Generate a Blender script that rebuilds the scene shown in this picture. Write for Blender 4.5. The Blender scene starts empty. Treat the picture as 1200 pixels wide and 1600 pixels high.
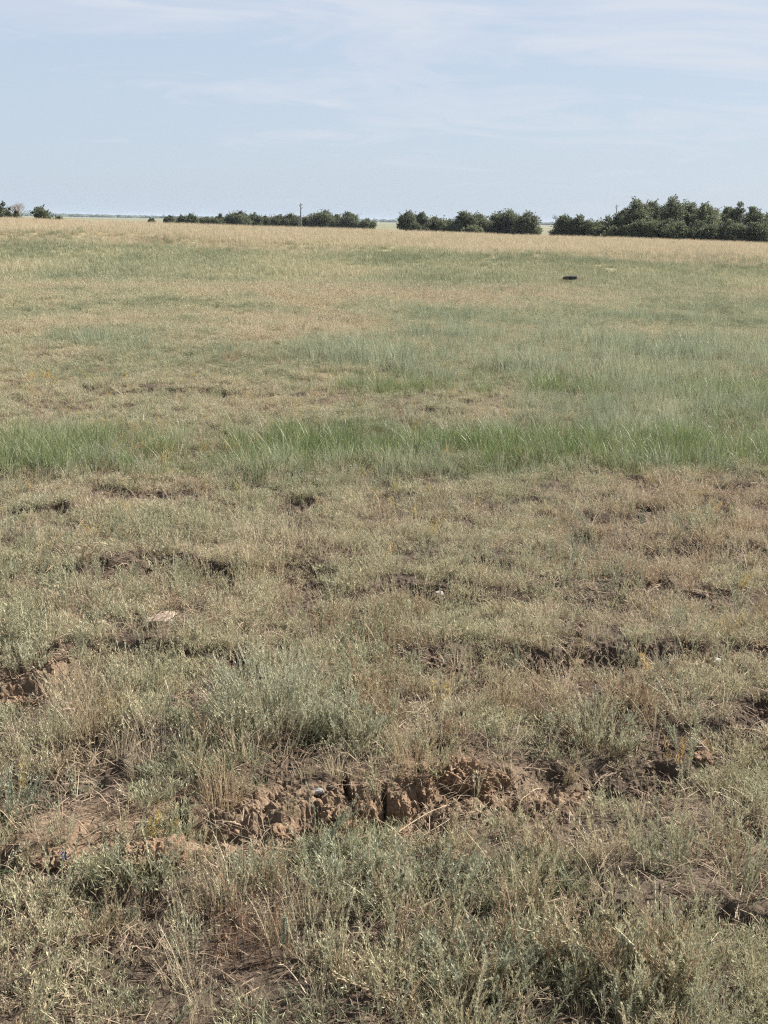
import bpy, math, random
import numpy as np
from mathutils import Vector, Matrix

random.seed(11)
RS = np.random.RandomState(7)
R = math.radians
sc = bpy.context.scene
COL = sc.collection

# ------------------------------------------------------------------ camera
EYE = 1.6
FPX = 1900.0                       # focal length in photo pixels (1200 x 1600)
HOR = 346.0
PITCH = math.atan((800 - HOR) / FPX)
ROLL = R(1.0)
fw = Vector((0, math.cos(PITCH), -math.sin(PITCH)))
up0 = Vector((0, math.sin(PITCH), math.cos(PITCH)))
rt0 = Vector((1, 0, 0))
rt = rt0 * math.cos(ROLL) + up0 * math.sin(ROLL)
up = up0 * math.cos(ROLL) - rt0 * math.sin(ROLL)
cam_d = bpy.data.cameras.new("camera")
cam = bpy.data.objects.new("camera", cam_d)
COL.objects.link(cam)
M = Matrix((rt, up, -fw)).transposed().to_4x4()
M.translation = (0, 0, EYE)
cam.matrix_world = M
cam_d.sensor_fit = 'VERTICAL'
cam_d.sensor_height = 36.0
cam_d.lens = FPX / 1600 * 36.0
cam_d.clip_start = 0.05
cam_d.clip_end = 30000
sc.camera = cam

# ------------------------------------------------------------------ light
SUN_AZ, SUN_EL = R(62), R(38)      # azimuth clockwise from the view direction (+Y)
sd = Vector((math.sin(SUN_AZ) * math.cos(SUN_EL), math.cos(SUN_AZ) * math.cos(SUN_EL), math.sin(SUN_EL)))
sun_d = bpy.data.lights.new("sun", 'SUN')
sun_d.energy = 5.0
sun_d.angle = R(0.5)
sun_d.color = (1.0, 0.94, 0.86)
sun = bpy.data.objects.new("sun", sun_d)
COL.objects.link(sun)
sun.rotation_euler = sd.to_track_quat('Z', 'Y').to_euler()

w = bpy.data.worlds.new("World")
sc.world = w
w.use_nodes = True
nt = w.node_tree
N, L = nt.nodes, nt.links
N.clear()
def nd(t, **k):
    n = N.new(t)
    for a, b in k.items():
        setattr(n, a, b)
    return n
def math_n(op, a, b=None, clamp=False):
    n = nd('ShaderNodeMath', operation=op, use_clamp=clamp)
    for i, q in enumerate((a, b)):
        if q is None: continue
        if isinstance(q, (int, float)): n.inputs[i].default_value = q
        else: L.new(q, n.inputs[i])
    return n.outputs[0]
def mixc(f, a, b):
    n = nd('ShaderNodeMix', data_type='RGBA')
    for s, q in (('Factor', f), ('A', a), ('B', b)):
        i = [x for x in n.inputs if x.name == s and (x.type == ('VALUE' if s == 'Factor' else 'RGBA'))][0]
        if isinstance(q, (int, float, tuple)): i.default_value = q
        else: L.new(q, i)
    return [x for x in n.outputs if x.type == 'RGBA'][0]
STR = 0.1
sky = nd('ShaderNodeTexSky', sky_type='NISHITA', sun_disc=False, sun_elevation=SUN_EL, sun_rotation=SUN_AZ,
         air_density=1.0, dust_density=1.5, ozone_density=1.5)
tc = nd('ShaderNodeTexCoord')
sp = nd('ShaderNodeSeparateXYZ')
L.new(tc.outputs['Generated'], sp.inputs[0])
zz = math_n('MAXIMUM', sp.outputs[2], 0.0)
den = math_n('ADD', zz, 0.10)
cx_ = math_n('DIVIDE', sp.outputs[0], den)
cy_ = math_n('DIVIDE', sp.outputs[1], den)
cb = nd('ShaderNodeCombineXYZ')
L.new(math_n('MULTIPLY', cx_, 0.8), cb.inputs[0]); L.new(cy_, cb.inputs[1])
def noise_w(scale, detail, rough, off, dist=0.6):
    m = nd('ShaderNodeVectorMath', operation='ADD'); L.new(cb.outputs[0], m.inputs[0]); m.inputs[1].default_value = off
    n = nd('ShaderNodeTexNoise'); n.inputs['Scale'].default_value = scale; n.inputs['Detail'].default_value = detail
    n.inputs['Roughness'].default_value = rough; n.inputs['Distortion'].default_value = dist
    L.new(m.outputs[0], n.inputs['Vector']); return n.outputs[0]
veilc = (1.0, 1.0, 1.0, 1)
K = 0.335 / STR
horc = (0.535 * K, 0.63 * K, 0.735 * K, 1)
zenc = (0.45 * K, 0.55 * K, 0.725 * K, 1)
gr = math_n('MULTIPLY', zz, 3.6, True)
veil = mixc(gr, horc, zenc)
hi = math_n('MULTIPLY', math_n('SUBTRACT', zz, 0.2), 2.2, True)
veil = mixc(hi, veil, (0.17 * K, 0.22 * K, 0.33 * K, 1))
base = mixc(0.93, sky.outputs[0], veil)
big = noise_w(0.42, 3, 0.5, (3.1, 1.7, 0), 0.2)
fine = noise_w(1.5, 9, 0.62, (0.4, 5.2, 0), 1.2)
side = math_n('MULTIPLY', sp.outputs[0], 0.30)
elev = math_n('MULTIPLY', math_n('SUBTRACT', zz, 0.065), 3.4)
dens = math_n('ADD', math_n('ADD', math_n('SUBTRACT', big, 0.55), side), elev)
cl = math_n('ADD', dens, math_n('MULTIPLY', math_n('SUBTRACT', fine, 0.5), 2.1))
clf = math_n('MULTIPLY', cl, 1.7, True)
clf = math_n('MULTIPLY', clf, math_n('SUBTRACT', 0.74, math_n('MULTIPLY', hi, 0.5)))
cloudc = (0.72 * K, 0.755 * K, 0.83 * K, 1)
skyc = mixc(clf, base, cloudc)
bg = nd('ShaderNodeBackground'); bg.inputs['Strength'].default_value = STR
L.new(skyc, bg.inputs[0])
wo = nd('ShaderNodeOutputWorld'); L.new(bg.outputs[0], wo.inputs[0])

sc.view_settings.view_transform = 'Standard'
sc.view_settings.look = 'None'
sc.view_settings.gamma = 1
sc.view_settings.exposure = 1.60
sc.cycles.use_denoising = False
sc.cycles.filter_width = 1.2
sc.cycles.max_bounces = 6
sc.cycles.diffuse_bounces = 3
sc.cycles.glossy_bounces = 2
sc.cycles.transmission_bounces = 3
sc.cycles.volume_bounces = 0
sc.cycles.caustics_reflective = False
sc.cycles.caustics_refractive = False

# ------------------------------------------------------------------ noise
def _h(ix, iy, iz=0, seed=0):
    with np.errstate(over='ignore'):
        n = (ix.astype(np.int64) * 374761393 + iy.astype(np.int64) * 668265263 + np.asarray(iz).astype(np.int64) * 2147483647 + seed * 974711) & 0xffffffff
        n = ((n ^ (n >> 13)) * 1274126177) & 0xffffffff
        n = ((n ^ (n >> 16)) * 2246822519) & 0xffffffff
        n = n ^ (n >> 15)
    return (n & 0xffffff) / float(0xffffff)
def vn2(x, y, seed=0):
    ix, iy = np.floor(x), np.floor(y)
    fx, fy = x - ix, y - iy
    fx = fx * fx * fx * (fx * (fx * 6 - 15) + 10); fy = fy * fy * fy * (fy * (fy * 6 - 15) + 10)
    a, b = _h(ix, iy, 0, seed), _h(ix + 1, iy, 0, seed)
    c, d = _h(ix, iy + 1, 0, seed), _h(ix + 1, iy + 1, 0, seed)
    return (a * (1 - fx) + b * fx) * (1 - fy) + (c * (1 - fx) + d * fx) * fy
def fbm(x, y, f, o=4, seed=0, g=0.5):
    s = 0; a = 1; t = 0
    for i in range(o):
        ca, sa = math.cos(i * 0.9 + 0.3), math.sin(i * 0.9 + 0.3)
        s = s + a * vn2((x * ca - y * sa) * f + i * 17.3, (x * sa + y * ca) * f - i * 9.1, seed + i); t += a
        a *= g; f *= 2.03
    return s / t
def vn3(p, seed=0):
    i = np.floor(p); f = p - i; f = f * f * (3 - 2 * f); r = 0
    for dx in (0, 1):
        for dy in (0, 1):
            for dz in (0, 1):
                wt = (f[:, 0] if dx else 1 - f[:, 0]) * (f[:, 1] if dy else 1 - f[:, 1]) * (f[:, 2] if dz else 1 - f[:, 2])
                r = r + wt * _h(i[:, 0] + dx, i[:, 1] + dy, i[:, 2] + dz, seed)
    return r
def fbm3(p, f, o=4, seed=0):
    s = 0; a = 1; t = 0
    for i in range(o):
        s = s + a * vn3(p * f + i * 7.7, seed + i); t += a; a *= .55; f *= 2.1
    return s / t
def worley(x, y, f, seed=0):
    x = x * f; y = y * f
    ix, iy = np.floor(x), np.floor(y)
    f1 = np.full(x.shape, 9.0); f2 = np.full(x.shape, 9.0)
    for dx in (-1, 0, 1):
        for dy in (-1, 0, 1):
            jx, jy = ix + dx, iy + dy
            d = np.hypot(jx + _h(jx, jy, 0, seed) - x, jy + _h(jx, jy, 0, seed + 5) - y)
            f2 = np.where(d < f1, f1, np.minimum(f2, d)); f1 = np.minimum(f1, d)
    return f1, f2
def sstep(a, b, x):
    t = np.clip((x - a) / (b - a), 0, 1)
    return t * t * (3 - 2 * t)

# ------------------------------------------------------------------ pixels <-> ground
RT, UP, FW = (np.array(v) for v in (rt, up, fw))
def to_px(X, Y, Z=0.0):
    d = np.stack([X + 0 * Y, Y + 0 * X, Z + 0 * X - EYE], -1)
    dz = np.maximum(d @ FW, 0.05)
    return 600 + FPX * (d @ RT) / dz, 800 - FPX * (d @ UP) / dz
def flat(u, v, z=0.0):
    d = RT * (u - 600) / FPX + UP * (800 - v) / FPX + FW
    t = (z - EYE) / d[2]
    return d[0] * t, d[1] * t
def at_dist(u, Y):
    """x of image column u on the horizon at distance Y"""
    return (u - 608) / FPX * Y * math.cos(PITCH)

# ------------------------------------------------------------------ terrain
CRU = np.array([-900, 0, 100, 200, 267, 400, 587, 625, 733, 800, 933, 1067, 1200, 2200])
CRD = np.array([-3, 1.2, 3.2, 4.3, 5.8, 8, 10, 11.3, 13, 15, 16, 18.2, 21, 30])
GRASS = 0.26
def polyseg(X, Y, pts):
    """distance to polyline, parameter and side (+ behind)"""
    best = np.full(X.shape, 1e9); side_ = np.zeros(X.shape); par = np.zeros(X.shape)
    n = len(pts) - 1
    for i in range(n):
        (ax, ay), (bx, by) = pts[i], pts[i + 1]
        dx, dy = bx - ax, by - ay; l2 = dx * dx + dy * dy
        t = np.clip(((X - ax) * dx + (Y - ay) * dy) / l2, 0, 1)
        qx, qy = X - ax - t * dx, Y - ay - t * dy
        d = np.hypot(qx, qy); m = d < best
        best = np.where(m, d, best); par = np.where(m, (i + t) / n, par)
        side_ = np.where(m, np.sign(dx * qy - dy * qx), side_)
    return best, par, side_
def gpl(px): return [flat(u, v) for u, v in px]
SCARPS = [  # (pixels left to right along the foot, height, falloff behind)
    ([(-220, 1375), (0, 1352), (90, 1356), (190, 1362), (300, 1345), (420, 1322), (520, 1300), (600, 1278), (660, 1262), (740, 1240), (840, 1222), (960, 1215), (1100, 1200), (1260, 1180)], .074, .75),
    ([(560, 1060), (660, 1058), (760, 1048), (860, 1052), (980, 1050), (1080, 1046), (1200, 1052), (1400, 1056)], .065, .55),
    ([(-160, 1100), (0, 1098), (60, 1090), (130, 1062), (210, 1048), (330, 1046), (440, 1052)], .075, .5),
    ([(-140, 915), (10, 915), (120, 908), (260, 902), (380, 905), (470, 902), (560, 900)], .06, .5),
    ([(940, 1145), (1040, 1160), (1120, 1172), (1210, 1170), (1400, 1160)], .04, .4),
    ([(20, 815), (80, 820), (130, 822)], .07, .4),
    ([(-20, 1425), (60, 1420), (150, 1418), (260, 1440), (380, 1450)], .05, .35),
    ([(840, 1350), (900, 1400), (960, 1440), (1060, 1462), (1200, 1480), (1380, 1490)], .07, .5),
    ([(700, 945), (800, 962), (940, 965), (1080, 955), (1200, 960), (1400, 960)], .04, .4),
    ([(150, 620), (300, 612), (460, 622), (620, 610)], .05, .6),
]
SCARPS = [(gpl(p), h, f) for p, h, f in SCARPS]
CRACKS = [([(678, 1183), (684, 1200), (694, 1222), (712, 1242), (722, 1256)], .011, .07),
          ([(650, 1212), (655, 1240), (657, 1268)], .008, .05), ([(618, 1286), (640, 1281), (668, 1274)], .007, .05),
          ([(598, 1262), (602, 1285), (606, 1305)], .007, .05), ([(776, 1238), (782, 1256), (800, 1266), (840, 1268)], .006, .03),
          ([(283, 1290), (288, 1312), (291, 1330)], .008, .06), ([(535, 1240), (540, 1262), (548, 1282)], .008, .05)]
CRACKS = [(gpl(p), a, b) for p, a, b in CRACKS]
BARE = [  # image ellipses of open soil
    (30, 1395, 80, 20, .9), (90, 1368, 50, 10, .7), (170, 1368, 70, 10, .5), (245, 1368, 60, 16, .9), (330, 1358, 70, 14, .7), (430, 1332, 70, 18, .9),
    (520, 1306, 70, 20, .9), (600, 1292, 70, 24, 1), (690, 1278, 90, 30, 1.2), (780, 1272, 80, 26, 1.1), (870, 1248, 80, 16, .9), (950, 1230, 60, 10, .5), (640, 1306, 60, 12, .7),
    (40, 1078, 70, 22, 1), (115, 988, 40, 10, .9), (20, 1100, 40, 12, .6), (190, 1035, 50, 10, .5), (110, 1040, 40, 14, .5),
    (690, 1056, 90, 9, .5), (840, 1054, 110, 10, .7), (1010, 1050, 140, 10, .8), (1170, 1050, 80, 12, .6), (700, 1075, 60, 20, .45),
    (1120, 1120, 110, 20, .3), (1180, 1165, 60, 16, .35), (1060, 1180, 80, 8, .4), (760, 1100, 60, 16, .3),
    (310, 890, 60, 10, .7), (70, 800, 40, 7, .8), (160, 895, 60, 7, .4), (690, 935, 26, 7, .8), (1100, 945, 80, 8, .35),
    (520, 590, 32, 6, .9), (200, 605, 60, 6, .4), (430, 612, 60, 6, .35), (860, 625, 60, 7, .4), (560, 870, 40, 6, .3),
    (960, 1420, 60, 18, .6), (1130, 1450, 80, 16, .6), (300, 1545, 60, 24, .5), (680, 1450, 40, 14, .5), (150, 1425, 70, 12, .6), (620, 1345, 40, 14, .3),
    (740, 1500, 30, 30, .3), (460, 1030, 40, 8, .3), (180, 1500, 40, 30, .35), (370, 1150, 60, 20, .35), (240, 1120, 40, 10, .3)]
def bare(X, Y):
    U, V = to_px(X, Y)
    s = np.zeros(np.shape(X))
    for cx, cy, rx, ry, a in BARE:
        s = np.maximum(s, a * np.exp(-((U - cx) / rx) ** 2 - ((V - cy) / ry) ** 2))
    n = fbm(X, Y * .6, 2.6, 4, 21)
    n2 = fbm(X, Y * .55, 5.5, 3, 33)
    near = 1 - sstep(9, 26, Y)
    g = sstep(.55, .8, n) * .55 + sstep(.56, .72, n2) * .5
    pit = sstep(.60, .74, fbm(X, Y * 1.5, 2.6, 3, 201) + (fbm(X, Y, 14, 2, 203) - .5) * .09) * (1 - sstep(8, 14, Y))
    return np.clip(s * (1.15 + (n2 - .5) * 1.8) + g * near * .6 + .55 * pit, 0, 1)
def height(X, Y):
    X = np.asarray(X, float); Y = np.asarray(Y, float)
    Ys = np.maximum(Y, 12)
    U = 608 + FPX * X / Ys / math.cos(PITCH)
    zc = EYE - np.interp(U, CRU, CRD) * 60 / FPX * .946 - GRASS
    t = np.clip((Y - 27) / 33, 0, 1)
    rise = zc * (t * t * (3 - 2 * t) * .45 + t * .55 * sstep(0, .2, t))
    fall = 1 - sstep(60, 105, Y)
    z = rise * fall
    yy = Y + (fbm(X, Y * .3, .22, 3, 14) - .5) * 5
    z = z + .22 * sstep(44.2, 45.6, yy) * (1 - sstep(46, 58, yy)) * sstep(-21, -17, X) * (1 - sstep(-9, 4, X)) + .10 * sstep(43, 44.5, yy) * (1 - sstep(46, 58, yy)) * sstep(2, 6, X)
    far = sstep(10, 25, Y)
    z = z + (fbm(X, Y, .12, 3, 3) - .5) * (.05 + .12 * far) * (1 - sstep(48, 56, Y) * (1 - sstep(70, 100, Y)))
    m = (Y > .8) & (Y < 30) & (np.abs(X) < 12)
    if m.any():
        x, y = X[m], Y[m]
        zz_ = (fbm(x, y, .9, 3, 5) - .5) * .09 + (fbm(x, y, 4, 3, 6) - .5) * (.045 + .035 * sstep(4, 8, y))
        wob = (fbm(x, y, 3.5, 4, 9) - .5) * .30
        wob2 = (fbm(x, y, 16, 3, 19) - .5) * .035
        for pts, H, f in SCARPS:
            d, par, sd_ = polyseg(x, y, pts)
            s = d * sd_ + wob + wob2
            end = sstep(0, .12, par) * (1 - sstep(.88, 1, par))
            end = end * (.55 + .9 * fbm(x, y, 2.6, 2, 44)) * (1 - .45 * sstep(.62, .8, par)) * (.72 + .28 * sstep(.2, .4, par))
            zz_ = zz_ + H * end * sstep(-.028, .075, s) * np.exp(-np.maximum(s, 0) / f) - H * .25 * end * np.exp(-((s + .05) / .07) ** 2)
        zz_ = zz_ - .035 * sstep(.60, .76, fbm(x, y * 1.5, 2.6, 3, 201) + (fbm(x, y, 14, 2, 203) - .5) * .09) * (1 - sstep(8, 14, y))
        b = np.zeros(x.shape); nr = y < 9
        b[nr] = bare(x[nr], y[nr])
        f1, f2 = worley(x + wob2 * 1.2, y * .8, 11, 2)
        f1b, f2b = worley(x, y, 34, 8)
        lump = (.5 - np.clip(f1, 0, 1)) * .018 - .012 * (1 - sstep(0, .09, f2 - f1)) + (.5 - np.clip(f1b, 0, 1)) * .020 + (fbm(x, y, 28, 4, 72, .7) - .5) * .035
        zz_ = zz_ + b * lump + (fbm(x, y, 45, 2, 71) - .5) * .012
        for pts, wd, dp in CRACKS:
            d, par, _ = polyseg(x, y, pts)
            d = d + (fbm(x, y, 40, 2, 77) - .5) * .008
            zz_ = zz_ - dp * (1 - sstep(wd * .5, wd * 1.3, d))
        z[m] = z[m] + zz_ * (1 - sstep(22, 30, y))
    return z
def ground_pt(u, v):
    z = 0.0
    for _ in range(12):
        x, y = flat(u, v, z)
        z = .5 * z + .5 * float(height(np.array([x]), np.array([y]))[0])
    x, y = flat(u, v, z)
    return x, y, float(height(np.array([x]), np.array([y]))[0])

def mesh_np(name, verts, faces, attrs=None, smooth=False):
    me = bpy.data.meshes.new(name)
    verts = np.asarray(verts, np.float32)
    me.vertices.add(len(verts)); me.vertices.foreach_set('co', verts.ravel())
    if isinstance(faces, np.ndarray):
        k = faces.shape[1]; flat_ = faces.ravel().astype(np.int32)
        starts = np.arange(len(faces), dtype=np.int32) * k
        totals = np.full(len(faces), k, np.int32)
    else:
        totals = np.array([len(f) for f in faces], np.int32)
        starts = np.concatenate([[0], np.cumsum(totals)[:-1]]).astype(np.int32) if len(faces) else np.zeros(0, np.int32)
        flat_ = np.array([i for f in faces for i in f], np.int32)
    if len(totals):
        me.loops.add(len(flat_)); me.loops.foreach_set('vertex_index', flat_)
        me.polygons.add(len(totals)); me.polygons.foreach_set('loop_start', starts); me.polygons.foreach_set('loop_total', totals)
        me.polygons.foreach_set('use_smooth', np.full(len(totals), smooth, bool))
    for k_, (tp, a) in (attrs or {}).items():
        at = me.attributes.new(k_, tp, 'POINT')
        at.data.foreach_set('vector' if tp == 'FLOAT_VECTOR' else 'value', np.ascontiguousarray(a).ravel())
    me.update(calc_edges=True)
    return me
def link(name, me, mat=None, parent=None):
    o = bpy.data.objects.new(name, me); COL.objects.link(o)
    if mat is not None: me.materials.append(mat)
    if parent is not None: o.parent = parent
    return o
def tag(o, label=None, cat=None, group=None, kind=None):
    if label: o['label'] = label
    if cat: o['category'] = cat
    if group: o['group'] = group
    if kind: o['kind'] = kind
    return o
def set_tone(me, t):
    at = me.attributes.new('tone', 'FLOAT', 'POINT'); at.data.foreach_set('value', np.full(len(me.vertices), t, np.float32))
def empty(name, loc):
    o = bpy.data.objects.new(name, None); COL.objects.link(o); o.location = loc
    o.empty_display_size = .1
    return o

# ------------------------------------------------------------------ materials
class MT:
    def __init__(s, name):
        s.m = bpy.data.materials.new(name); s.m.use_nodes = True
        s.t = s.m.node_tree; s.t.nodes.clear(); s.out = s.n('ShaderNodeOutputMaterial')
    def n(s, t, **k):
        x = s.t.nodes.new(t)
        for a, b in k.items(): setattr(x, a, b)
        return x
    def l(s, a, b): s.t.links.new(a, b)
    def put(s, i, q):
        if q is None: return
        if isinstance(q, (int, float, tuple)): i.default_value = q
        else: s.l(q, i)
    def math(s, op, a, b=None, clamp=False):
        x = s.n('ShaderNodeMath', operation=op, use_clamp=clamp); s.put(x.inputs[0], a); s.put(x.inputs[1], b); return x.outputs[0]
    def mix(s, f, a, b, mode='MIX'):
        x = s.n('ShaderNodeMix', data_type='RGBA', blend_type=mode)
        s.put(x.inputs[0], f); s.put(x.inputs[6], a); s.put(x.inputs[7], b); return x.outputs[2]
    def noise(s, scale, detail=4, rough=.55, vec=None, dist=0):
        x = s.n('ShaderNodeTexNoise'); x.inputs['Scale'].default_value = scale; x.inputs['Detail'].default_value = detail
        x.inputs['Roughness'].default_value = rough; x.inputs['Distortion'].default_value = dist
        if vec is not None: s.l(vec, x.inputs['Vector'])
        return x.outputs[0]
    def ramp(s, f, stops):
        x = s.n('ShaderNodeValToRGB'); e = x.color_ramp.elements
        while len(e) < len(stops): e.new(.5)
        for el, (p, c) in zip(e, stops): el.position = p; el.color = (*c, 1)
        s.l(f, x.inputs[0]); return x.outputs[0]
    def pos(s): return s.n('ShaderNodeNewGeometry').outputs['Position']
    def bsdf(s, col, rough=.8, spec=.3, normal=None):
        b = s.n('ShaderNodeBsdfPrincipled'); s.put(b.inputs['Base Color'], col)
        b.inputs['Roughness'].default_value = rough; b.inputs['Specular IOR Level'].default_value = spec
        if normal is not None: s.l(normal, b.inputs['Normal'])
        return b.outputs[0]
    def bump(s, h, strength, dist):
        b = s.n('ShaderNodeBump'); b.inputs['Strength'].default_value = strength; b.inputs['Distance'].default_value = dist
        s.l(h, b.inputs['Height']); return b.outputs[0]
    def fin(s, sh): s.l(sh, s.out.inputs[0]); return s.m

def plant_mat(name, stops, transl=.3, rough=.55, spec=.25, inst=True, base=None):
    """stops: colour ramp over tone (0..1, one value per plant); 'v' is one value per leaf or blade, 'r' is 0 at the root and 1 at the tip"""
    m = MT(name)
    v = m.n('ShaderNodeAttribute', attribute_name='v', attribute_type='GEOMETRY').outputs['Fac']
    if inst:
        t = m.n('ShaderNodeAttribute', attribute_name='tone', attribute_type='INSTANCER').outputs['Fac']
    else:
        t = m.n('ShaderNodeAttribute', attribute_name='tone', attribute_type='GEOMETRY').outputs['Fac']
    f = m.math('ADD', t, m.math('MULTIPLY', m.math('SUBTRACT', v, .5), .38), True)
    c = m.ramp(f, stops)
    br = m.math('ADD', m.math('MULTIPLY', m.n('ShaderNodeAttribute', attribute_name='v2', attribute_type='GEOMETRY').outputs['Fac'], .65), .68)
    cmb = m.n('ShaderNodeCombineColor'); 
    for i in range(3): m.l(br, cmb.inputs[i])
    c = m.mix(1.0, c, cmb.outputs[0], 'MULTIPLY')
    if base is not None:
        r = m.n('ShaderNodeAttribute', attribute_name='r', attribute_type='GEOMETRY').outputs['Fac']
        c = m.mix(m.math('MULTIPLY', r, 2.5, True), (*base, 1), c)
    p = m.bsdf(c, rough, spec)
    tr = m.n('ShaderNodeBsdfTranslucent'); m.l(c, tr.inputs[0])
    mx = m.n('ShaderNodeMixShader'); mx.inputs[0].default_value = transl
    m.l(p, mx.inputs[1]); m.l(tr.outputs[0], mx.inputs[2])
    return m.fin(mx.outputs[0])

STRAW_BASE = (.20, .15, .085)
def make_mats():
    d = {}
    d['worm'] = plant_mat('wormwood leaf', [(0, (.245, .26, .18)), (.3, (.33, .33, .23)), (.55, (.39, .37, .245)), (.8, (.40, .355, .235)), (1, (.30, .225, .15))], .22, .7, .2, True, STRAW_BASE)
    d['cover'] = plant_mat('low leaf cover', [(0, (.185, .205, .125)), (.3, (.27, .28, .175)), (.6, (.36, .34, .22)), (.85, (.42, .365, .25)), (1, (.30, .22, .15))], .25, .6, .2, True)
    d['dry'] = plant_mat('dry grass', [(0, (.28, .265, .175)), (.35, (.40, .345, .235)), (.7, (.50, .42, .30)), (1, (.29, .20, .14))], .3, .5, .3, True)
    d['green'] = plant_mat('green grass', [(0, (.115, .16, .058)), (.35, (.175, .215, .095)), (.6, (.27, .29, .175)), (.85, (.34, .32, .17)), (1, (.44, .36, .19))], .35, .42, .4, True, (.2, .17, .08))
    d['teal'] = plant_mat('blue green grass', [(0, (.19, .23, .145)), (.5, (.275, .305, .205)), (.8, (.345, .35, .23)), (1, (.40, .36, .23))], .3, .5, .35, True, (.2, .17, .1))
    d['straw'] = plant_mat('straw', [(0, (.22, .16, .10)), (.5, (.38, .30, .20)), (1, (.50, .42, .31))], .1, .6, .25, True)
    d['litter'] = plant_mat('dead stems', [(0, (.10, .07, .05)), (.6, (.19, .14, .10)), (1, (.27, .21, .15))], .05, .8, .15, True)
    return d
MATS = make_mats()

PIT = lambda X, Y: sstep(.60, .70, fbm(X, Y * 1.5, 2.6, 3, 201)) * (1 - sstep(8, 14, Y))
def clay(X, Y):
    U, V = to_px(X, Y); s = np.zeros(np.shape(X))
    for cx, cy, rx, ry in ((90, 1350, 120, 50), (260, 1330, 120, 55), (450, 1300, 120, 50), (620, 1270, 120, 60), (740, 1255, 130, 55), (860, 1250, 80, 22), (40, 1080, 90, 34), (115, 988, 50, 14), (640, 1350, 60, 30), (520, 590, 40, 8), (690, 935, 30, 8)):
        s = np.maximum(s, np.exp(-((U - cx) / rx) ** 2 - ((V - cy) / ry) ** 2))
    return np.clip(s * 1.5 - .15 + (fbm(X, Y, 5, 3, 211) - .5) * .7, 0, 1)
def soil_material(name, far=True, warm=0.0):
    m = MT(name); P = m.pos()
    a = m.noise(3.5, 6, .6, P); b = m.noise(26, 6, .65, P); c3 = m.noise(160, 4, .6, P)
    s = m.math('ADD', m.math('MULTIPLY', a, .45), m.math('MULTIPLY', b, .55))
    col = m.ramp(s, [(.28, (.085, .060, .042)), (.45, (.140, .101, .070)), (.58, (.195, .144, .100)), (.75, (.26, .20, .142))])
    fl = m.ramp(c3, [(.35, (.75, .72, .7)), (.6, (1.12, 1.1, 1.06))])
    col = m.mix(1, col, fl, 'MULTIPLY')
    if warm: col = m.mix(warm, col, (.33, .215, .135, 1))
    if far:
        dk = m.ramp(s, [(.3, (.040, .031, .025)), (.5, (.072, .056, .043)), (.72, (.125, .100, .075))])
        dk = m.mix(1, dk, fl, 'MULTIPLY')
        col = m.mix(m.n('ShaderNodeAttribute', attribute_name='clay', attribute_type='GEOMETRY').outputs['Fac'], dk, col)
        sep = m.n('ShaderNodeSeparateXYZ'); m.l(P, sep.inputs[0]); y = sep.outputs[1]
        def rng(lo, hi):
            r = m.n('ShaderNodeMapRange'); r.inputs[1].default_value = lo; r.inputs[2].default_value = hi; m.l(y, r.inputs[0]); return r.outputs[0]
        g1 = m.noise(.6, 4, .6, P); 
        midc = m.ramp(g1, [(.35, (.20, .19, .105)), (.65, (.27, .235, .14))])
        col = m.mix(rng(9, 24), col, midc)
        sx = m.n('ShaderNodeMapping'); sx.inputs['Scale'].default_value = (.0016, .012, 1); m.l(P, sx.inputs[0])
        fcol = m.ramp(m.noise(1.0, 5, .6, sx.outputs[0]), [(.34, (.105, .115, .068)), (.5, (.15, .15, .095)), (.68, (.21, .195, .135))])
        col = m.mix(rng(60, 120), col, fcol)
    hgt = m.math('ADD', m.math('MULTIPLY', b, 1.0), m.math('MULTIPLY', m.noise(90, 5, .7, P), .6))
    nrm = m.bump(hgt, .75, .012)
    return m.fin(m.bsdf(col, .95, .1, nrm))
SOIL = soil_material('dry clay soil')
CLOD = soil_material('clod earth', False, .22)

# ------------------------------------------------------------------ ground sheet
def build_ground():
    r = [.5]
    while r[-1] < 2.0: r.append(r[-1] * 1.03)
    while r[-1] < 6.0: r.append(r[-1] + .0085 * (1 + max(0, r[-1] - 4) * .4))
    while r[-1] < 70: r.append(r[-1] * 1.0045 + .002)
    while r[-1] < 12000: r.append(r[-1] * 1.03)
    r = np.array(r)
    fine = np.arange(-24, 24.001, .13)
    left = -np.concatenate([24 + np.cumsum(np.linspace(.2, 6, 36))]); left = left[left > -180]
    ang = np.concatenate([[-180], left[::-1], fine, -left, [180]])
    A, Rr = np.meshgrid(np.radians(ang), r)
    X = Rr * np.sin(A); Y = Rr * np.cos(A)
    Z = height(X.ravel(), Y.ravel()).reshape(X.shape)
    V = np.stack([X, Y, Z], -1).reshape(-1, 3)
    nr, na = X.shape
    i, j = np.meshgrid(np.arange(nr - 1), np.arange(na - 1), indexing='ij')
    a = i * na + j
    F = np.stack([a, a + 1, a + na + 1, a + na], -1).reshape(-1, 4)[:, ::-1]
    # close the middle
    c = len(V); V = np.vstack([V, [[0, 0, 0]]])
    cl_ = np.zeros(len(V)); nr_ = (V[:, 1] > .8) & (V[:, 1] < 18); cl_[nr_] = clay(V[nr_, 0], V[nr_, 1])
    me = mesh_np('ground', V, F, {'clay': ('FLOAT', cl_.astype(np.float32))}, smooth=False)
    o = link('ground', me, SOIL)
    tag(o, 'dry clay ground of the steppe rising to a low crest', 'ground', kind='structure')
    return o
build_ground()

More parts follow.
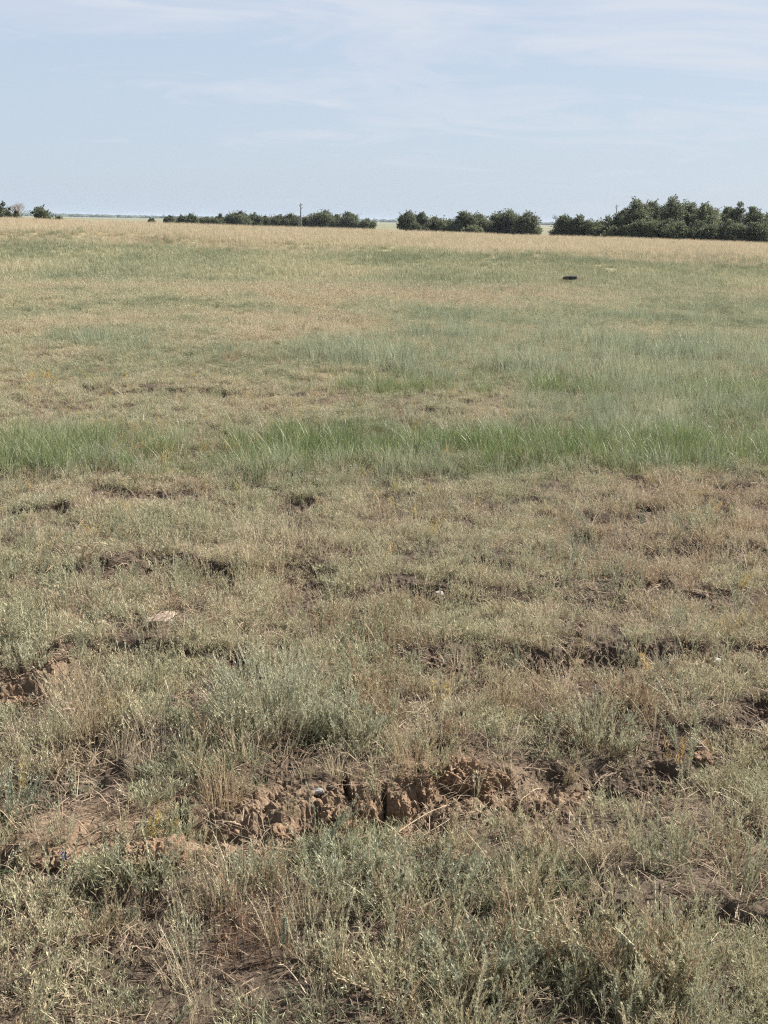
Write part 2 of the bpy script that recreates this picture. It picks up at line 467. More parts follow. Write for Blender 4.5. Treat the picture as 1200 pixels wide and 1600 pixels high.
# ------------------------------------------------------------------ plant prototypes
class PM:
    def __init__(s): s.v = []; s.f = []; s.a = []; s.b = []; s.r = []
    def leaf(s, p, d, n, Ln, W, v, b, r):
        d = d.normalized(); sd_ = d.cross(n)
        if sd_.length < 1e-4: sd_ = d.orthogonal()
        sd_.normalize(); i = len(s.v); m = p + d * (Ln * .45) + Vector((0, 0, -.04 * Ln))
        s.v += [p, m + sd_ * W / 2, p + d * Ln, m - sd_ * W / 2]; s.f.append((i, i + 1, i + 2, i + 3))
        s.a += [v] * 4; s.b += [b] * 4; s.r += [r] * 4
    def blade(s, p, az, H, lean, W, seg, v, b, droop=0.0, tw=None, tip=.12, kink=0):
        hz = Vector((math.cos(az), math.sin(az), 0)); tw = random.uniform(0, 2 * math.pi) if tw is None else tw
        sd_ = Vector((math.cos(tw), math.sin(tw), random.uniform(-.2, .2))).normalized()
        i = len(s.v); pts = []
        for k in range(seg + 1):
            t = k / seg
            q = p + Vector((0, 0, H * (t - droop * t * t * t))) + hz * (lean * (t ** 1.7)) + Vector((random.uniform(-1, 1), random.uniform(-1, 1), 0)) * kink * t
            ww = W * (1 - (1 - tip) * t ** 1.4); pts.append(q)
            s.v += [q - sd_ * ww / 2, q + sd_ * ww / 2]; s.a += [v] * 2; s.b += [b] * 2; s.r += [t] * 2
        for k in range(seg): s.f.append((i + 2 * k, i + 2 * k + 1, i + 2 * k + 3, i + 2 * k + 2))
        return pts
    def add(s, o, M_, vs=0.0):
        i = len(s.v); s.v += [M_ @ q for q in o.v]; s.f += [tuple(k + i for k in f) for f in o.f]
        s.a += [min(1, max(0, q + vs)) for q in o.a]; s.b += o.b; s.r += o.r
    def mesh(s, name):
        return mesh_np(name, [tuple(q) for q in s.v], s.f, {'v': ('FLOAT', np.array(s.a, np.float32)), 'v2': ('FLOAT', np.array(s.b, np.float32)), 'r': ('FLOAT', np.array(s.r, np.float32))})
U_ = random.uniform
def rdir(zlo=-.3, zhi=1):
    a = U_(0, 2 * math.pi); z = U_(zlo, zhi); q = math.sqrt(max(0, 1 - z * z)); return Vector((q * math.cos(a), q * math.sin(a), z))
def along(pts, t):
    k = min(int(t * (len(pts) - 1)), len(pts) - 2); f = t * (len(pts) - 1) - k
    return pts[k].lerp(pts[k + 1], f), (pts[k + 1] - pts[k]).normalized()
def sprig(m, p, H, leaves, az=None, lean=None, ls=1.0, br=0, v=None):
    """upright wormwood stem set with short narrow leaves"""
    v = U_(.2, .8) if v is None else v
    pts = m.blade(p, U_(0, 6.3) if az is None else az, H, H * (U_(.1, .5) if lean is None else lean), .0022, 4, v, U_(.2, .8), kink=H * .025, tip=.5)
    for k in range(leaves):
        t = U_(.12, 1.0); q, d = along(pts, t)
        dd = d * U_(1.0, 2.8) + rdir(-.2, .5)
        m.leaf(q, dd, rdir(-1, 1), ls * U_(.007, .017) * (1.25 - .5 * t), ls * U_(.0014, .0026), min(1, max(0, v + U_(-.2, .2))), U_(0, 1), t)
    for k in range(br):
        q, d = along(pts, U_(.2, .8)); a = U_(0, 6.3); hh = H * U_(.18, .4)
        pp = m.blade(q, a, hh, hh * .3, .0017, 2, v, U_(0, 1), tip=.5)
        for j in range(int(leaves * .4)):
            t = U_(.1, 1); qq, d2 = along(pp, t)
            m.leaf(qq, d2 * U_(1, 2.4) + rdir(-.2, .5), rdir(-1, 1), ls * U_(.006, .013), ls * U_(.0018, .003), min(1, max(0, v + U_(-.2, .2))), U_(0, 1), .5 + t * .5)
def proto_worm(n=9, H=.15, spread=.05, leaves=26, br=2):
    m = PM()
    for k in range(n):
        a = U_(0, 6.3); rr = spread * math.sqrt(U_(0, 1))
        sprig(m, Vector((rr * math.cos(a), rr * math.sin(a), -.01)), H * U_(.45, 1.1), leaves, a + U_(-.7, .7), U_(.1, .65), 1.0, br)
    for k in range(n * 5):
        a = U_(0, 6.3); rr = spread * 1.2 * math.sqrt(U_(0, 1))
        m.leaf(Vector((rr * math.cos(a), rr * math.sin(a), U_(0, .03))), rdir(.1, .9), rdir(-1, 1), U_(.014, .03), U_(.0016, .003), U_(.1, .7), U_(0, 1), .6)
    return m
def proto_cover(n=60, rad=.05, H=.05, w=.0032):
    m = PM()
    for k in range(n):
        a = U_(0, 6.3); rr = rad * math.sqrt(U_(0, 1))
        p = Vector((rr * math.cos(a), rr * math.sin(a), -.004)); 
        d = Vector((math.cos(a) * U_(.1, 1.1), math.sin(a) * U_(.1, 1.1), U_(.35, 1.3))) + rdir(-.2, .6) * .4
        if random.random() < .55:
            hh = H * U_(.4, 1.1); pts = m.blade(p, a + U_(-1, 1), hh, hh * U_(.1, .9), .0026, 3, U_(0, 1), U_(0, 1), droop=U_(0, .3))
        else:
            pts = [p, p + d.normalized() * H * .6, p + d.normalized() * H]
        for j in range(random.randint(2, 5)):
            q, dd = along(pts, U_(.2, 1)); m.leaf(q, dd + rdir(-.3, .8) * 1.1, rdir(-1, 1), U_(.010, .024), w * U_(.45, 1.0), U_(0, 1), U_(0, 1), .6)
    return m
def proto_dry(n=26, H=.2, spread=.04, head=True, w=.0016, lean=.5):
    m = PM()
    for k in range(n):
        a = U_(0, 6.3); rr = spread * math.sqrt(U_(0, 1)); hh = H * U_(.35, 1.1)
        pts = m.blade(Vector((rr * math.cos(a), rr * math.sin(a), -.01)), a + U_(-.9, .9), hh, hh * U_(.05, lean), w * U_(.7, 1.4), 4, U_(.1, .9), U_(0, 1), droop=U_(0, .25), kink=hh * .03)
        if head and random.random() < .4:
            for j in range(random.randint(4, 9)):
                q, d = along(pts, U_(.72, 1)); m.leaf(q, d + rdir(-.3, .5) * .5, rdir(-1, 1), U_(.006, .014), U_(.0014, .0026), U_(.3, 1), U_(.3, 1), 1)
    for k in range(n):
        a = U_(0, 6.3); hh = H * U_(.12, .4)
        m.blade(Vector((spread * math.cos(a) * .8, spread * math.sin(a) * .8, -.01)), a, hh, hh * U_(.3, 1.3), w, 3, U_(.1, .8), U_(0, .8), droop=U_(0, .5))
    return m
def proto_green(n=20, H=.3, spread=.06, w=.004, lean=.6):
    m = PM()
    for k in range(n):
        a = U_(0, 6.3); rr = spread * math.sqrt(U_(0, 1)); hh = H * U_(.45, 1.1)
        m.blade(Vector((rr * math.cos(a), rr * math.sin(a), -.01)), a + U_(-1, 1), hh, hh * U_(.05, lean), w * U_(.6, 1.3), 5, U_(.05, .95) ** 1.3, U_(0, 1), droop=U_(0, .35), tip=.1)
    return m
def proto_stalk(n):
    m = PM()
    for k in range(n):
        a = U_(0, 6.3); H = U_(.1, .22); v = U_(.1, .7)
        pts = m.blade(Vector((.02 * math.cos(a), .02 * math.sin(a), -.01)), a, H, H * U_(.03, .5), .0026, 5, v, .5, kink=H * .02, tip=.6)
        for side_ in range(random.randint(0, 3)):
            q, d = along(pts, U_(.25, .7)); hh = H * U_(.2, .45); a2 = U_(0, 6.3)
            pp = m.blade(q, a2, hh, hh * .35, .002, 3, v, .5, tip=.6)
            for j in range(26):
                t = U_(.1, 1); q2, d2 = along(pp, t); m.leaf(q2, d2 * U_(1.2, 3) + rdir(-.2, .4), rdir(-1, 1), U_(.006, .011), U_(.0018, .003), min(1, max(0, v + U_(-.15, .15))), U_(.2, 1), .8)
        for j in range(80):
            t = U_(.2, 1); q, d = along(pts, t)
            m.leaf(q, d * U_(1.2, 3.2) + rdir(-.2, .4), rdir(-1, 1), U_(.006, .013), U_(.0018, .0032), min(1, max(0, v + U_(-.15, .15))), U_(.2, 1), .3 + .7 * t)
    return m
def proto_straw(n=9, Ln=.1, w=.0018):
    m = PM()
    for k in range(n):
        a = U_(0, 6.3); p = Vector((U_(-.06, .06), U_(-.06, .06), U_(.001, .02))); l = Ln * U_(.3, 1.2); d = Vector((math.cos(a), math.sin(a), U_(-.1, .3)))
        s_ = Vector((-math.sin(a), math.cos(a), U_(-.5, .5))).normalized() * w * U_(.5, 1.3) / 2; q = p + d * l * .5 + Vector((0, 0, U_(0, .012))); e = p + d * l
        i = len(m.v); m.v += [p - s_, p + s_, q - s_, q + s_, e - s_ * .6, e + s_ * .6]; m.f += [(i, i + 1, i + 3, i + 2), (i + 2, i + 3, i + 5, i + 4)]
        v = U_(0, 1); b = U_(0, 1); m.a += [v] * 6; m.b += [b] * 6; m.r += [1] * 6
    return m
def proto_crumb():
    import bmesh
    bm = bmesh.new(); bmesh.ops.create_icosphere(bm, subdivisions=2, radius=1)
    co = np.array([v.co[:] for v in bm.verts]); off = RS.rand(3) * 50
    k = .55 + .9 * fbm3(co + off, 1.1, 3, 3); co = co * k[:, None] * np.array([1, .8, .65])
    fs = np.array([[v.index for v in f.verts] for f in bm.faces]); bm.free()
    return mesh_np('crumb', co, fs)

def protos(name, builders, mat):
    c = bpy.data.collections.new(name)       # kept out of the scene: only a palette for the scatter
    for i, b in enumerate(builders):
        me = b if isinstance(b, bpy.types.Mesh) else b.mesh(name)
        me.materials.append(mat)
        o = bpy.data.objects.new('%s_%02d' % (name, i), me); c.objects.link(o)
    return c, len(builders)

def sector(bands, seed):
    rs = np.random.RandomState(seed); xs = []; ys = []
    for y0, y1, dens in bands:
        half = lambda y: .345 * y + 1.1 + .02 * y
        w_ = half(y1); n = int((y1 - y0) * 2 * w_ * dens)
        y = rs.uniform(y0, y1, n); x = rs.uniform(-w_, w_, n); k = np.abs(x) < half(y)
        xs.append(x[k]); ys.append(y[k])
    return np.concatenate(xs), np.concatenate(ys)

def scatter(name, col, X, Y, scl, tone, label, cat, tilt=.15, sink=0.0, seed=0, kind='stuff'):
    c, nv = col; rs = np.random.RandomState(seed + 100); n = len(X)
    Z = height(X, Y) - sink
    rot = np.stack([rs.normal(0, tilt, n), rs.normal(0, tilt, n), rs.uniform(0, 6.283, n)], -1)
    me = mesh_np(name, np.stack([X, Y, Z], -1), np.zeros((0, 3), int), {
        'rot': ('FLOAT_VECTOR', rot.astype(np.float32)), 'scl': ('FLOAT', scl.astype(np.float32)),
        'idx': ('INT', rs.randint(0, nv, n).astype(np.int32)), 'tone': ('FLOAT', np.clip(tone, 0, 1).astype(np.float32))})
    o = link(name, me)
    g = bpy.data.node_groups.new(name, 'GeometryNodeTree')
    g.interface.new_socket('Geometry', in_out='INPUT', socket_type='NodeSocketGeometry'); g.interface.new_socket('Geometry', in_out='OUTPUT', socket_type='NodeSocketGeometry')
    a = g.nodes.new('NodeGroupInput'); z = g.nodes.new('NodeGroupOutput'); ip = g.nodes.new('GeometryNodeInstanceOnPoints')
    ci = g.nodes.new('GeometryNodeCollectionInfo'); ci.inputs['Collection'].default_value = c; ci.inputs['Separate Children'].default_value = True
    ci.inputs['Reset Children'].default_value = True
    def na(nm, t):
        q = g.nodes.new('GeometryNodeInputNamedAttribute'); q.data_type = t; q.inputs[0].default_value = nm; return [s for s in q.outputs if s.enabled and s.name == 'Attribute'][0]
    lk = g.links.new
    lk(a.outputs[0], ip.inputs['Points']); lk(ci.outputs[0], ip.inputs['Instance']); ip.inputs['Pick Instance'].default_value = True
    lk(na('idx', 'INT'), ip.inputs['Instance Index']); lk(na('rot', 'FLOAT_VECTOR'), ip.inputs['Rotation']); lk(na('scl', 'FLOAT'), ip.inputs['Scale'])
    lk(ip.outputs[0], z.inputs[0])
    md = o.modifiers.new('scatter', 'NODES'); md.node_group = g
    tag(o, label, cat, kind=kind)
    return o

# ------------------------------------------------------------------ ground vegetation
def ell(U, V, lst):
    s = np.zeros(U.shape)
    for cx, cy, rx, ry, a in lst: s = np.maximum(s, a * np.exp(-(((U - cx) / rx) ** 2) ** 1.5 - (((V - cy) / ry) ** 2) ** 1.5))
    return s
GREENZ = [(80, 718, 150, 32, 1), (250, 722, 120, 26, .9), (400, 722, 120, 26, .95), (520, 712, 110, 26, 1), (640, 716, 110, 26, .9), (760, 714, 110, 26, .95), (880, 712, 110, 26, .9),
          (1000, 716, 100, 28, .7), (1120, 708, 120, 30, 1), (1240, 704, 140, 30, 1), (-80, 716, 120, 30, 1), (660, 604, 200, 14, .8), (900, 604, 160, 14, .8), (1140, 622, 120, 14, .7), (430, 592, 90, 10, .5), (1160, 660, 120, 22, .5)]
TEALZ = [(640, 570, 110, 26, 1), (560, 556, 100, 20, .9), (780, 540, 200, 30, .75), (1000, 560, 220, 36, .75), (1180, 580, 160, 40, .7), (980, 660, 160, 36, .95), (1120, 640, 160, 30, .8),
         (880, 640, 90, 20, .6), (230, 540, 70, 12, .6), (130, 536, 60, 10, .6), (330, 548, 70, 8, .4), (760, 690, 200, 26, .4), (620, 700, 160, 20, .35), (240, 700, 70, 20, .7), (400, 738, 420, 18, .75), (60, 738, 240, 18, .7), (900, 738, 340, 16, .6), (700, 500, 160, 14, .7), (900, 505, 220, 20, .7), (560, 590, 120, 14, .5), (760, 575, 240, 34, .75), (1050, 600, 200, 40, .7), (1150, 500, 160, 22, .6), (700, 680, 260, 20, .4), (130, 700, 200, 22, .55)]
DRYZ = [(380, 870, 130, 18, 1), (430, 850, 100, 16, .8), (420, 520, 160, 18, .8), (180, 505, 120, 18, .7), (60, 515, 80, 12, .7), (1120, 850, 110, 26, .6), (1000, 800, 160, 40, .45), (600, 800, 200, 40, .4), (120, 1110, 90, 40, 1), (200, 1200, 90, 40, .8), (60, 1180, 60, 50, .6),
        (340, 1230, 60, 40, .7), (430, 1180, 60, 40, .6), (820, 1110, 60, 40, .4), (640, 1160, 60, 40, .7), (380, 1440, 80, 60, .8), (480, 1480, 60, 60, .6), (230, 1480, 60, 50, .6), (1160, 1340, 80, 60, .9), (1060, 1560, 120, 40, .6), (280, 1560, 60, 40, .5), (880, 1120, 60, 26, .5), (730, 530, 160, 14, .4), (1040, 525, 120, 12, .5)]
WORMZ = [(50, 1020, 40, 16, 0.35), (330, 1060, 70, 30, 0.8), (250, 1100, 60, 20, 0.6), (400, 1360, 60, 40, 0.68), (600, 1380, 90, 50, 0.765), (700, 1370, 80, 40, 0.765), (860, 1350, 90, 40, 0.68), (980, 1350, 90, 50, 0.68),
         (200, 1480, 60, 40, 0.595), (120, 1530, 80, 50, 0.595), (560, 1530, 90, 60, 0.765), (800, 1470, 120, 50, 0.68), (1000, 1530, 120, 50, 0.765), (420, 1430, 60, 40, 0.595), (40, 1590, 80, 60, 0.68), (1080, 840, 60, 24, 0.8), (560, 1120, 60, 40, 0.7), (940, 1130, 80, 30, 0.8),
         (1080, 1290, 100, 26, 0.6), (880, 960, 100, 20, 0.4), (30, 1240, 50, 60, 0.7), (680, 1590, 120, 50, 0.595), (870, 1590, 120, 50, 0.68), (1150, 1580, 90, 50, 0.595), (360, 1220, 50, 30, 0.5), (260, 1230, 50, 30, 0.5)]
def ground_cover():
    cw = protos('wormwood', [proto_worm(9, .12, .045, 34, 1) for _ in range(5)] + [proto_worm(7, .17, .03, 44, 3) for _ in range(4)] + [proto_worm(6, .21, .035, 60, 1) for _ in range(3)], MATS['worm'])
    cc = protos('low_herb', [proto_cover(70, .055, .045) for _ in range(6)] + [proto_cover(45, .04, .06) for _ in range(3)], MATS['cover'])
    cd = protos('dry_grass', [proto_dry(26, .17, .035) for _ in range(5)] + [proto_dry(40, .12, .05, False) for _ in range(3)], MATS['dry'])
    cg = protos('green_grass', [proto_green(34, .26, .08, .0030, .7) for _ in range(5)], MATS['green'])
    ct = protos('blue_green_grass', [proto_green(34, .24, .08, .0028, .35) for _ in range(4)] + [proto_worm(12, .22, .06, 26, 1) for _ in range(2)], MATS['teal'])
    cs = protos('straw', [proto_straw() for _ in range(6)], MATS['straw'])
    cl = protos('dead_stem', [proto_straw(16, .06, .0022) for _ in range(5)], MATS['litter'])
    # low herb cover
    X, Y = sector([(1.2, 6, 560), (6, 11, 400), (11, 20, 190), (20, 31, 90)], 1)
    U, V = to_px(X, Y); b = bare(X, Y); rs = np.random.RandomState(5)
    patch = fbm(X, Y * .7, 1.3, 3, 51)
    fine_ = sstep(.40, .58, fbm(X, Y * .8, 4.2, 3, 55)); nearw = 1 - sstep(9, 22, Y)
    keep = rs.rand(len(X)) < np.clip(1.05 - b * 1.35, .02, 1) * (.55 + .6 * sstep(.35, .6, patch)) * (1 - nearw * .88 * (1 - fine_)) * (1 - .4 * (1 - sstep(2.6, 3.4, Y)))
    X, Y, U, V, b = X[keep], Y[keep], U[keep], V[keep], b[keep]; rs = np.random.RandomState(6)
    far = sstep(9, 30, Y)
    s = rs.uniform(.6, 1.15, len(X)) * (1 + far * 1.3 + sstep(30, 60, Y) * 1.2)
    tn = .42 + .15 * (1 - sstep(4, 7, Y)) + (fbm(X, Y * .6, 1.1, 4, 61) - .5) * 1.1 + (fbm(X, Y * .35, .25, 3, 62) - .5) * .7 + rs.normal(0, .1, len(X))
    tn = tn + .08 * sstep(14, 20, Y) + .07 * np.exp(-((Y - 5.8) / 1.6) ** 2) - .30 * np.maximum(ell(U, V, GREENZ), ell(U, V, TEALZ)) + .30 * np.exp(-((V - 457 - (U - 600) * .006) / 9) ** 2) + .22 * ell(U, V, DRYZ) + .15 * b
    sl = sstep(28, 34, Y) * (1 - sstep(44, 50, Y)); tn = tn - .22 * sl + .3 * sstep(46, 54, Y)
    tn = np.where(Y > 9, np.minimum(tn, .84), tn)
    scatter('herb_cover', cc, X, Y, s, tn, 'low grey green and straw coloured herbs covering the steppe', 'ground cover', .2, seed=1)
    # wormwood
    X, Y = sector([(1.2, 6, 190), (6, 11, 130), (11, 20, 50), (20, 34, 16), (34, 60, 4)], 2)
    U, V = to_px(X, Y); b = bare(X, Y); rs = np.random.RandomState(15)
    pr = (.14 + .62 * ell(U, V, WORMZ) + .3 * ell(U, V, TEALZ) + .65 * sstep(.54, .68, fbm(X, Y * .7, 1.6, 3, 81))) * (.25 + .95 * sstep(.42, .6, fbm(X, Y, 3.6, 3, 83)))
    keep = rs.rand(len(X)) < pr * (1 - .9 * sstep(.3, .8, b)); X, Y, U, V, b = X[keep], Y[keep], U[keep], V[keep], b[keep]
    rs = np.random.RandomState(16); wz = ell(U, V, WORMZ)
    s = rs.uniform(.55, 1.15, len(X)) * (.8 + .6 * wz) * (1 + .6 * sstep(14, 40, Y))
    tn = .38 + (fbm(X, Y, 1.4, 3, 91) - .5) * .9 + rs.normal(0, .16, len(X)) + .18 + .2 * (1 - sstep(4, 7, Y)) + .25 * np.exp(-((U - 1020) / 200) ** 2 - ((V - 1560) / 90) ** 2) + .2 * ell(U, V, DRYZ) - .12 * ell(U, V, TEALZ)
    scatter('wormwood_cover', cw, X, Y, s, tn, 'silvery grey green wormwood sprigs growing through the cover', 'wormwood', .16, seed=2)
    # dry grass
    X, Y = sector([(1.2, 6, 170), (6, 11, 130), (11, 20, 60), (20, 28, 30)], 3)
    U, V = to_px(X, Y); b = bare(X, Y); rs = np.random.RandomState(25)
    pr = .36 + .12 * (1 - sstep(3, 5, Y)) + .9 * ell(U, V, DRYZ) + .55 * sstep(.52, .66, fbm(X, Y * .6, 1.2, 3, 101)) - .35 * ell(U, V, GREENZ)
    keep = rs.rand(len(X)) < pr * (1 - .85 * sstep(.25, .8, b)); X, Y, U, V, b = X[keep], Y[keep], U[keep], V[keep], b[keep]
    rs = np.random.RandomState(26); dz = ell(U, V, DRYZ)
    s = rs.uniform(.5, 1.1, len(X)) * (.7 + .6 * dz) * (1 + .5 * sstep(12, 30, Y))
    tn = .42 + (fbm(X, Y, .8, 3, 111) - .5) * 1.0 + rs.normal(0, .13, len(X))
    tn = np.where(Y > 9, np.minimum(tn, .78), tn)
    scatter('dry_grass', cd, X, Y, s, tn, 'thin tan dry grass standing among the herbs', 'dry grass', .14, seed=3)
    # green band
    X, Y = sector([(6.5, 12, 230), (12, 17, 90)], 4)
    U, V = to_px(X, Y); rs = np.random.RandomState(35)
    V = V + rs.normal(0, 9, len(X)); g = ell(U, V, GREENZ) * (.6 + .6 * sstep(.36, .6, fbm(X, Y, 1.1, 3, 121))); keep = rs.rand(len(X)) < g * 1.0
    X, Y, U, V, g = X[keep], Y[keep], U[keep], V[keep], g[keep]; rs = np.random.RandomState(36)
    s = rs.uniform(.5, 1.15, len(X)) * (.55 + .5 * np.clip(g, 0, 1))
    yel = .16 * np.exp(-((U - 425) / 60) ** 2) + .08 * np.exp(-((U - 240) / 40) ** 2)
    tn = .21 + yel + (fbm(X, Y, 1.3, 3, 131) - .5) * .7 + rs.normal(0, .2, len(X))
    scatter('green_grass', cg, X, Y, s, tn, 'long fresh green grass growing in a band across the field', 'green grass', .15, seed=4)
    # blue green grass
    X, Y = sector([(6.5, 12, 160), (12, 18, 90), (18, 27, 40)], 5)
    U, V = to_px(X, Y); rs = np.random.RandomState(45)
    V = V + rs.normal(0, 7, len(X)); g = ell(U, V, TEALZ) * (.6 + .75 * sstep(.38, .6, fbm(X, Y, .9, 3, 141))); keep = rs.rand(len(X)) < g * .7
    X, Y, U, V, g = X[keep], Y[keep], U[keep], V[keep], g[keep]; rs = np.random.RandomState(46)
    s = rs.uniform(.5, 1.1, len(X)) * (.6 + .45 * np.clip(g, 0, 1)) * (1 + .45 * sstep(11, 14, Y))
    tn = .42 + (fbm(X, Y, 1.3, 3, 151) - .5) * .9 + rs.normal(0, .12, len(X))
    scatter('blue_green_grass', ct, X, Y, s, tn, 'soft blue green grass and wormwood in pale drifts', 'blue green grass', .12, seed=5)
    # tall stalks standing clear of the cover
    ck = protos('wormwood_stalk', [proto_stalk(4) for _ in range(8)], MATS['worm'])
    X, Y = sector([(1.6, 6, 46), (6, 10, 26)], 21); U, V = to_px(X, Y); b = bare(X, Y); rs = np.random.RandomState(121)
    keep = rs.rand(len(X)) < (.22 + .8 * sstep(.48, .6, fbm(X, Y, 1.9, 3, 221)) + .4 * ell(U, V, WORMZ) - .3 * np.exp(-((U - 430) / 150) ** 2 - ((V - 1090) / 60) ** 2)) * (1 - .9 * sstep(.3, .8, b)); X, Y = X[keep], Y[keep]; rs = np.random.RandomState(122)
    scatter('wormwood_stalks', ck, X, Y, rs.uniform(.5, 1.1, len(X)) * (1 - .3 * sstep(4, 8, Y)), .38 + rs.normal(0, .16, len(X)), 'pale silvery wormwood stalks standing clear of the low cover', 'wormwood', .16, seed=21)
    ca = protos('dry_stalk_tuft', [proto_dry(8, .24, .03, True, .0021, .8) for _ in range(6)], MATS['dry'])
    X, Y = sector([(1.6, 6, 34), (6, 12, 22)], 22); b = bare(X, Y); rs = np.random.RandomState(123)
    keep = rs.rand(len(X)) < (.15 + .85 * sstep(.5, .62, fbm(X, Y, 1.5, 3, 231))) * (1 - .8 * sstep(.3, .8, b)); X, Y = X[keep], Y[keep]; rs = np.random.RandomState(124)
    scatter('dry_stalks', ca, X, Y, rs.uniform(.5, 1.05, len(X)), .5 + rs.normal(0, .25, len(X)), 'long dry grass stalks arching over the low cover', 'dry grass', .2, seed=22)
    # straw and dead stems lying on the ground
    X, Y = sector([(1.2, 6, 70), (6, 11, 40)], 6); rs = np.random.RandomState(55)
    scatter('straw_litter', cs, X, Y, rs.uniform(.35, 1.05, len(X)), .15 + rs.normal(0, .28, len(X)), 'pale straw lying loose on the soil', 'straw', .2, -.004, seed=6)
    X, Y = sector([(1.2, 6, 130), (6, 10, 80)], 7); rs = np.random.RandomState(56)
    scatter('dead_stem_litter', cl, X, Y, rs.uniform(.6, 1.4, len(X)), .4 + rs.normal(0, .3, len(X)), 'dark dead stems and leaf litter on the soil', 'litter', .2, -.003, seed=7)
    cy = protos('yellow_herb', [proto_worm(5, .13, .04, 16, 3) for _ in range(3)], plant_mat('yellow herb leaf', [(0, (.30, .27, .10)), (.5, (.46, .35, .12)), (1, (.50, .36, .18))], .25, .6, .2))
    X, Y = sector([(1.6, 6, 22), (6, 13, 60), (13, 20, 12)], 11); rs = np.random.RandomState(95); U, V = to_px(X, Y); b = bare(X, Y)
    YZ = [(430, 712, 60, 22, 1), (520, 716, 50, 18, .9), (240, 716, 30, 22, .8), (560, 700, 60, 14, .6), (740, 780, 60, 10, .5), (870, 640, 60, 12, .5), (820, 1360, 30, 24, 1), (120, 1240, 40, 30, .6), (500, 1470, 40, 30, .7), (1080, 1180, 50, 20, .6), (30, 600, 80, 20, .4)]
    keep = rs.rand(len(X)) < (.10 + .8 * ell(U, V, YZ)) * (1 - b); X, Y = X[keep], Y[keep]; rs = np.random.RandomState(96)
    scatter('yellow_herb', cy, X, Y, rs.uniform(.45, 1.0, len(X)), .45 + rs.normal(0, .2, len(X)), 'yellow ochre flowering herbs dotted through the green band and cover', 'yellow herb', .15, seed=11)
    # crumbs of soil
    cr = protos('crumb', [proto_crumb() for _ in range(6)], CLOD)
    X, Y = sector([(1.4, 6, 700), (6, 9, 240)], 8); rs = np.random.RandomState(65); b = bare(X, Y)
    keep = rs.rand(len(X)) < .08 + .9 * sstep(.2, .7, b); X, Y = X[keep], Y[keep]
    s = .003 + .012 * np.random.RandomState(66).rand(len(X)) ** 4.0
    scatter('soil_crumbs', cr, X, Y, s, s, 'loose crumbs of brown clay on the open soil', 'soil crumbs', 1.0, -.001, seed=8)
def slope_grass():
    ch = protos('tan_grass', [proto_dry(30, .34, .12, True, .0050, .35) for _ in range(6)], MATS['dry'])
    cs2 = protos('slope_grass', [proto_dry(44, .16, .14, False, .0065, .6) for _ in range(6)], MATS['cover'])
    X, Y = sector([(27, 36, 40), (36, 46, 26), (46, 62, 10)], 9); rs = np.random.RandomState(75); U, V = to_px(X, Y, height(X, Y))
    n1 = fbm(X, Y * .45, .35, 4, 161)
    tn = .40 + (n1 - .5) * .9 + rs.normal(0, .1, len(X)) + .25 * sstep(41, 47, Y) - .22 * np.exp(-((Y - 42.5 - (n1 - .5) * 6) / 1.6) ** 2) - .10 * sstep(700, 1200, U) 
    tn = np.minimum(tn, .80)
    scatter('slope_grass', cs2, X, Y, rs.uniform(.7, 1.3, len(X)), tn, 'olive green grass clothing the rise below the crest', 'slope grass', .15, seed=9)
    X, Y = sector([(22, 30, 40), (30, 41, 8), (41, 66, 30)], 10); rs = np.random.RandomState(85); U, V = to_px(X, Y, height(X, Y))
    n1 = fbm(X, Y * .6, .3, 4, 171)
    strip = np.exp(-((Y - 26.3 - (n1 - .5) * 3) / 1.7) ** 2) * .95
    crest = sstep(42.5, 47.5, Y + 5 * sstep(600, 1200, U) + (n1 - .5) * 9)
    pr = np.clip(strip + crest + .14 * sstep(.5, .7, n1), 0, 1); keep = rs.rand(len(X)) < pr
    X, Y, pr, n1, U = X[keep], Y[keep], pr[keep], n1[keep], U[keep]; rs = np.random.RandomState(86)
    s = rs.uniform(.55, 1.0, len(X)) * np.where(Y < 41, .62, .9)
    tn = .58 + (n1 - .5) * .5 + rs.normal(0, .09, len(X))
    tn = np.minimum(tn, .80)
    scatter('tan_grass', ch, X, Y, s, tn, 'tall pale tan grass along the crest of the rise', 'tan grass', .12, seed=10)
ground_cover()
slope_grass()

# ------------------------------------------------------------------ trees
BARK = (lambda m: m.fin(m.bsdf(m.ramp(m.noise(6, 4, .6, m.pos()), [(.3, (.07, .055, .045)), (.7, (.16, .13, .105))]), .9, .1)))(MT('bark'))
PALEBARK = (lambda m: m.fin(m.bsdf(m.ramp(m.noise(6, 4, .6, m.pos()), [(.3, (.26, .23, .2)), (.7, (.38, .34, .3))]), .9, .1)))(MT('pale bark'))
CROWN = plant_mat('crown leaf', [(0, (.078, .092, .054)), (.35, (.118, .136, .074)), (.7, (.165, .182, .096)), (1, (.20, .22, .12))], .38, .6, .25, False)
def tubes(paths, sides=6):
    V = []; F = []
    for pts in paths:
        i0 = len(V)
        for k, (p, r) in enumerate(pts):
            p = Vector(p); d = (Vector(pts[min(k + 1, len(pts) - 1)][0]) - Vector(pts[max(k - 1, 0)][0])).normalized()
            a = d.orthogonal().normalized(); b = d.cross(a)
            for s in range(sides):
                t = 2 * math.pi * s / sides; V.append(p + (a * math.cos(t) + b * math.sin(t)) * r)
        for k in range(len(pts) - 1):
            for s in range(sides): F.append((i0 + k * sides + s, i0 + k * sides + (s + 1) % sides, i0 + (k + 1) * sides + (s + 1) % sides, i0 + (k + 1) * sides + s))
        F.append(tuple(i0 + s for s in range(sides))[::-1]); F.append(tuple(i0 + (len(pts) - 1) * sides + s for s in range(sides)))
    return [tuple(v) for v in V], F
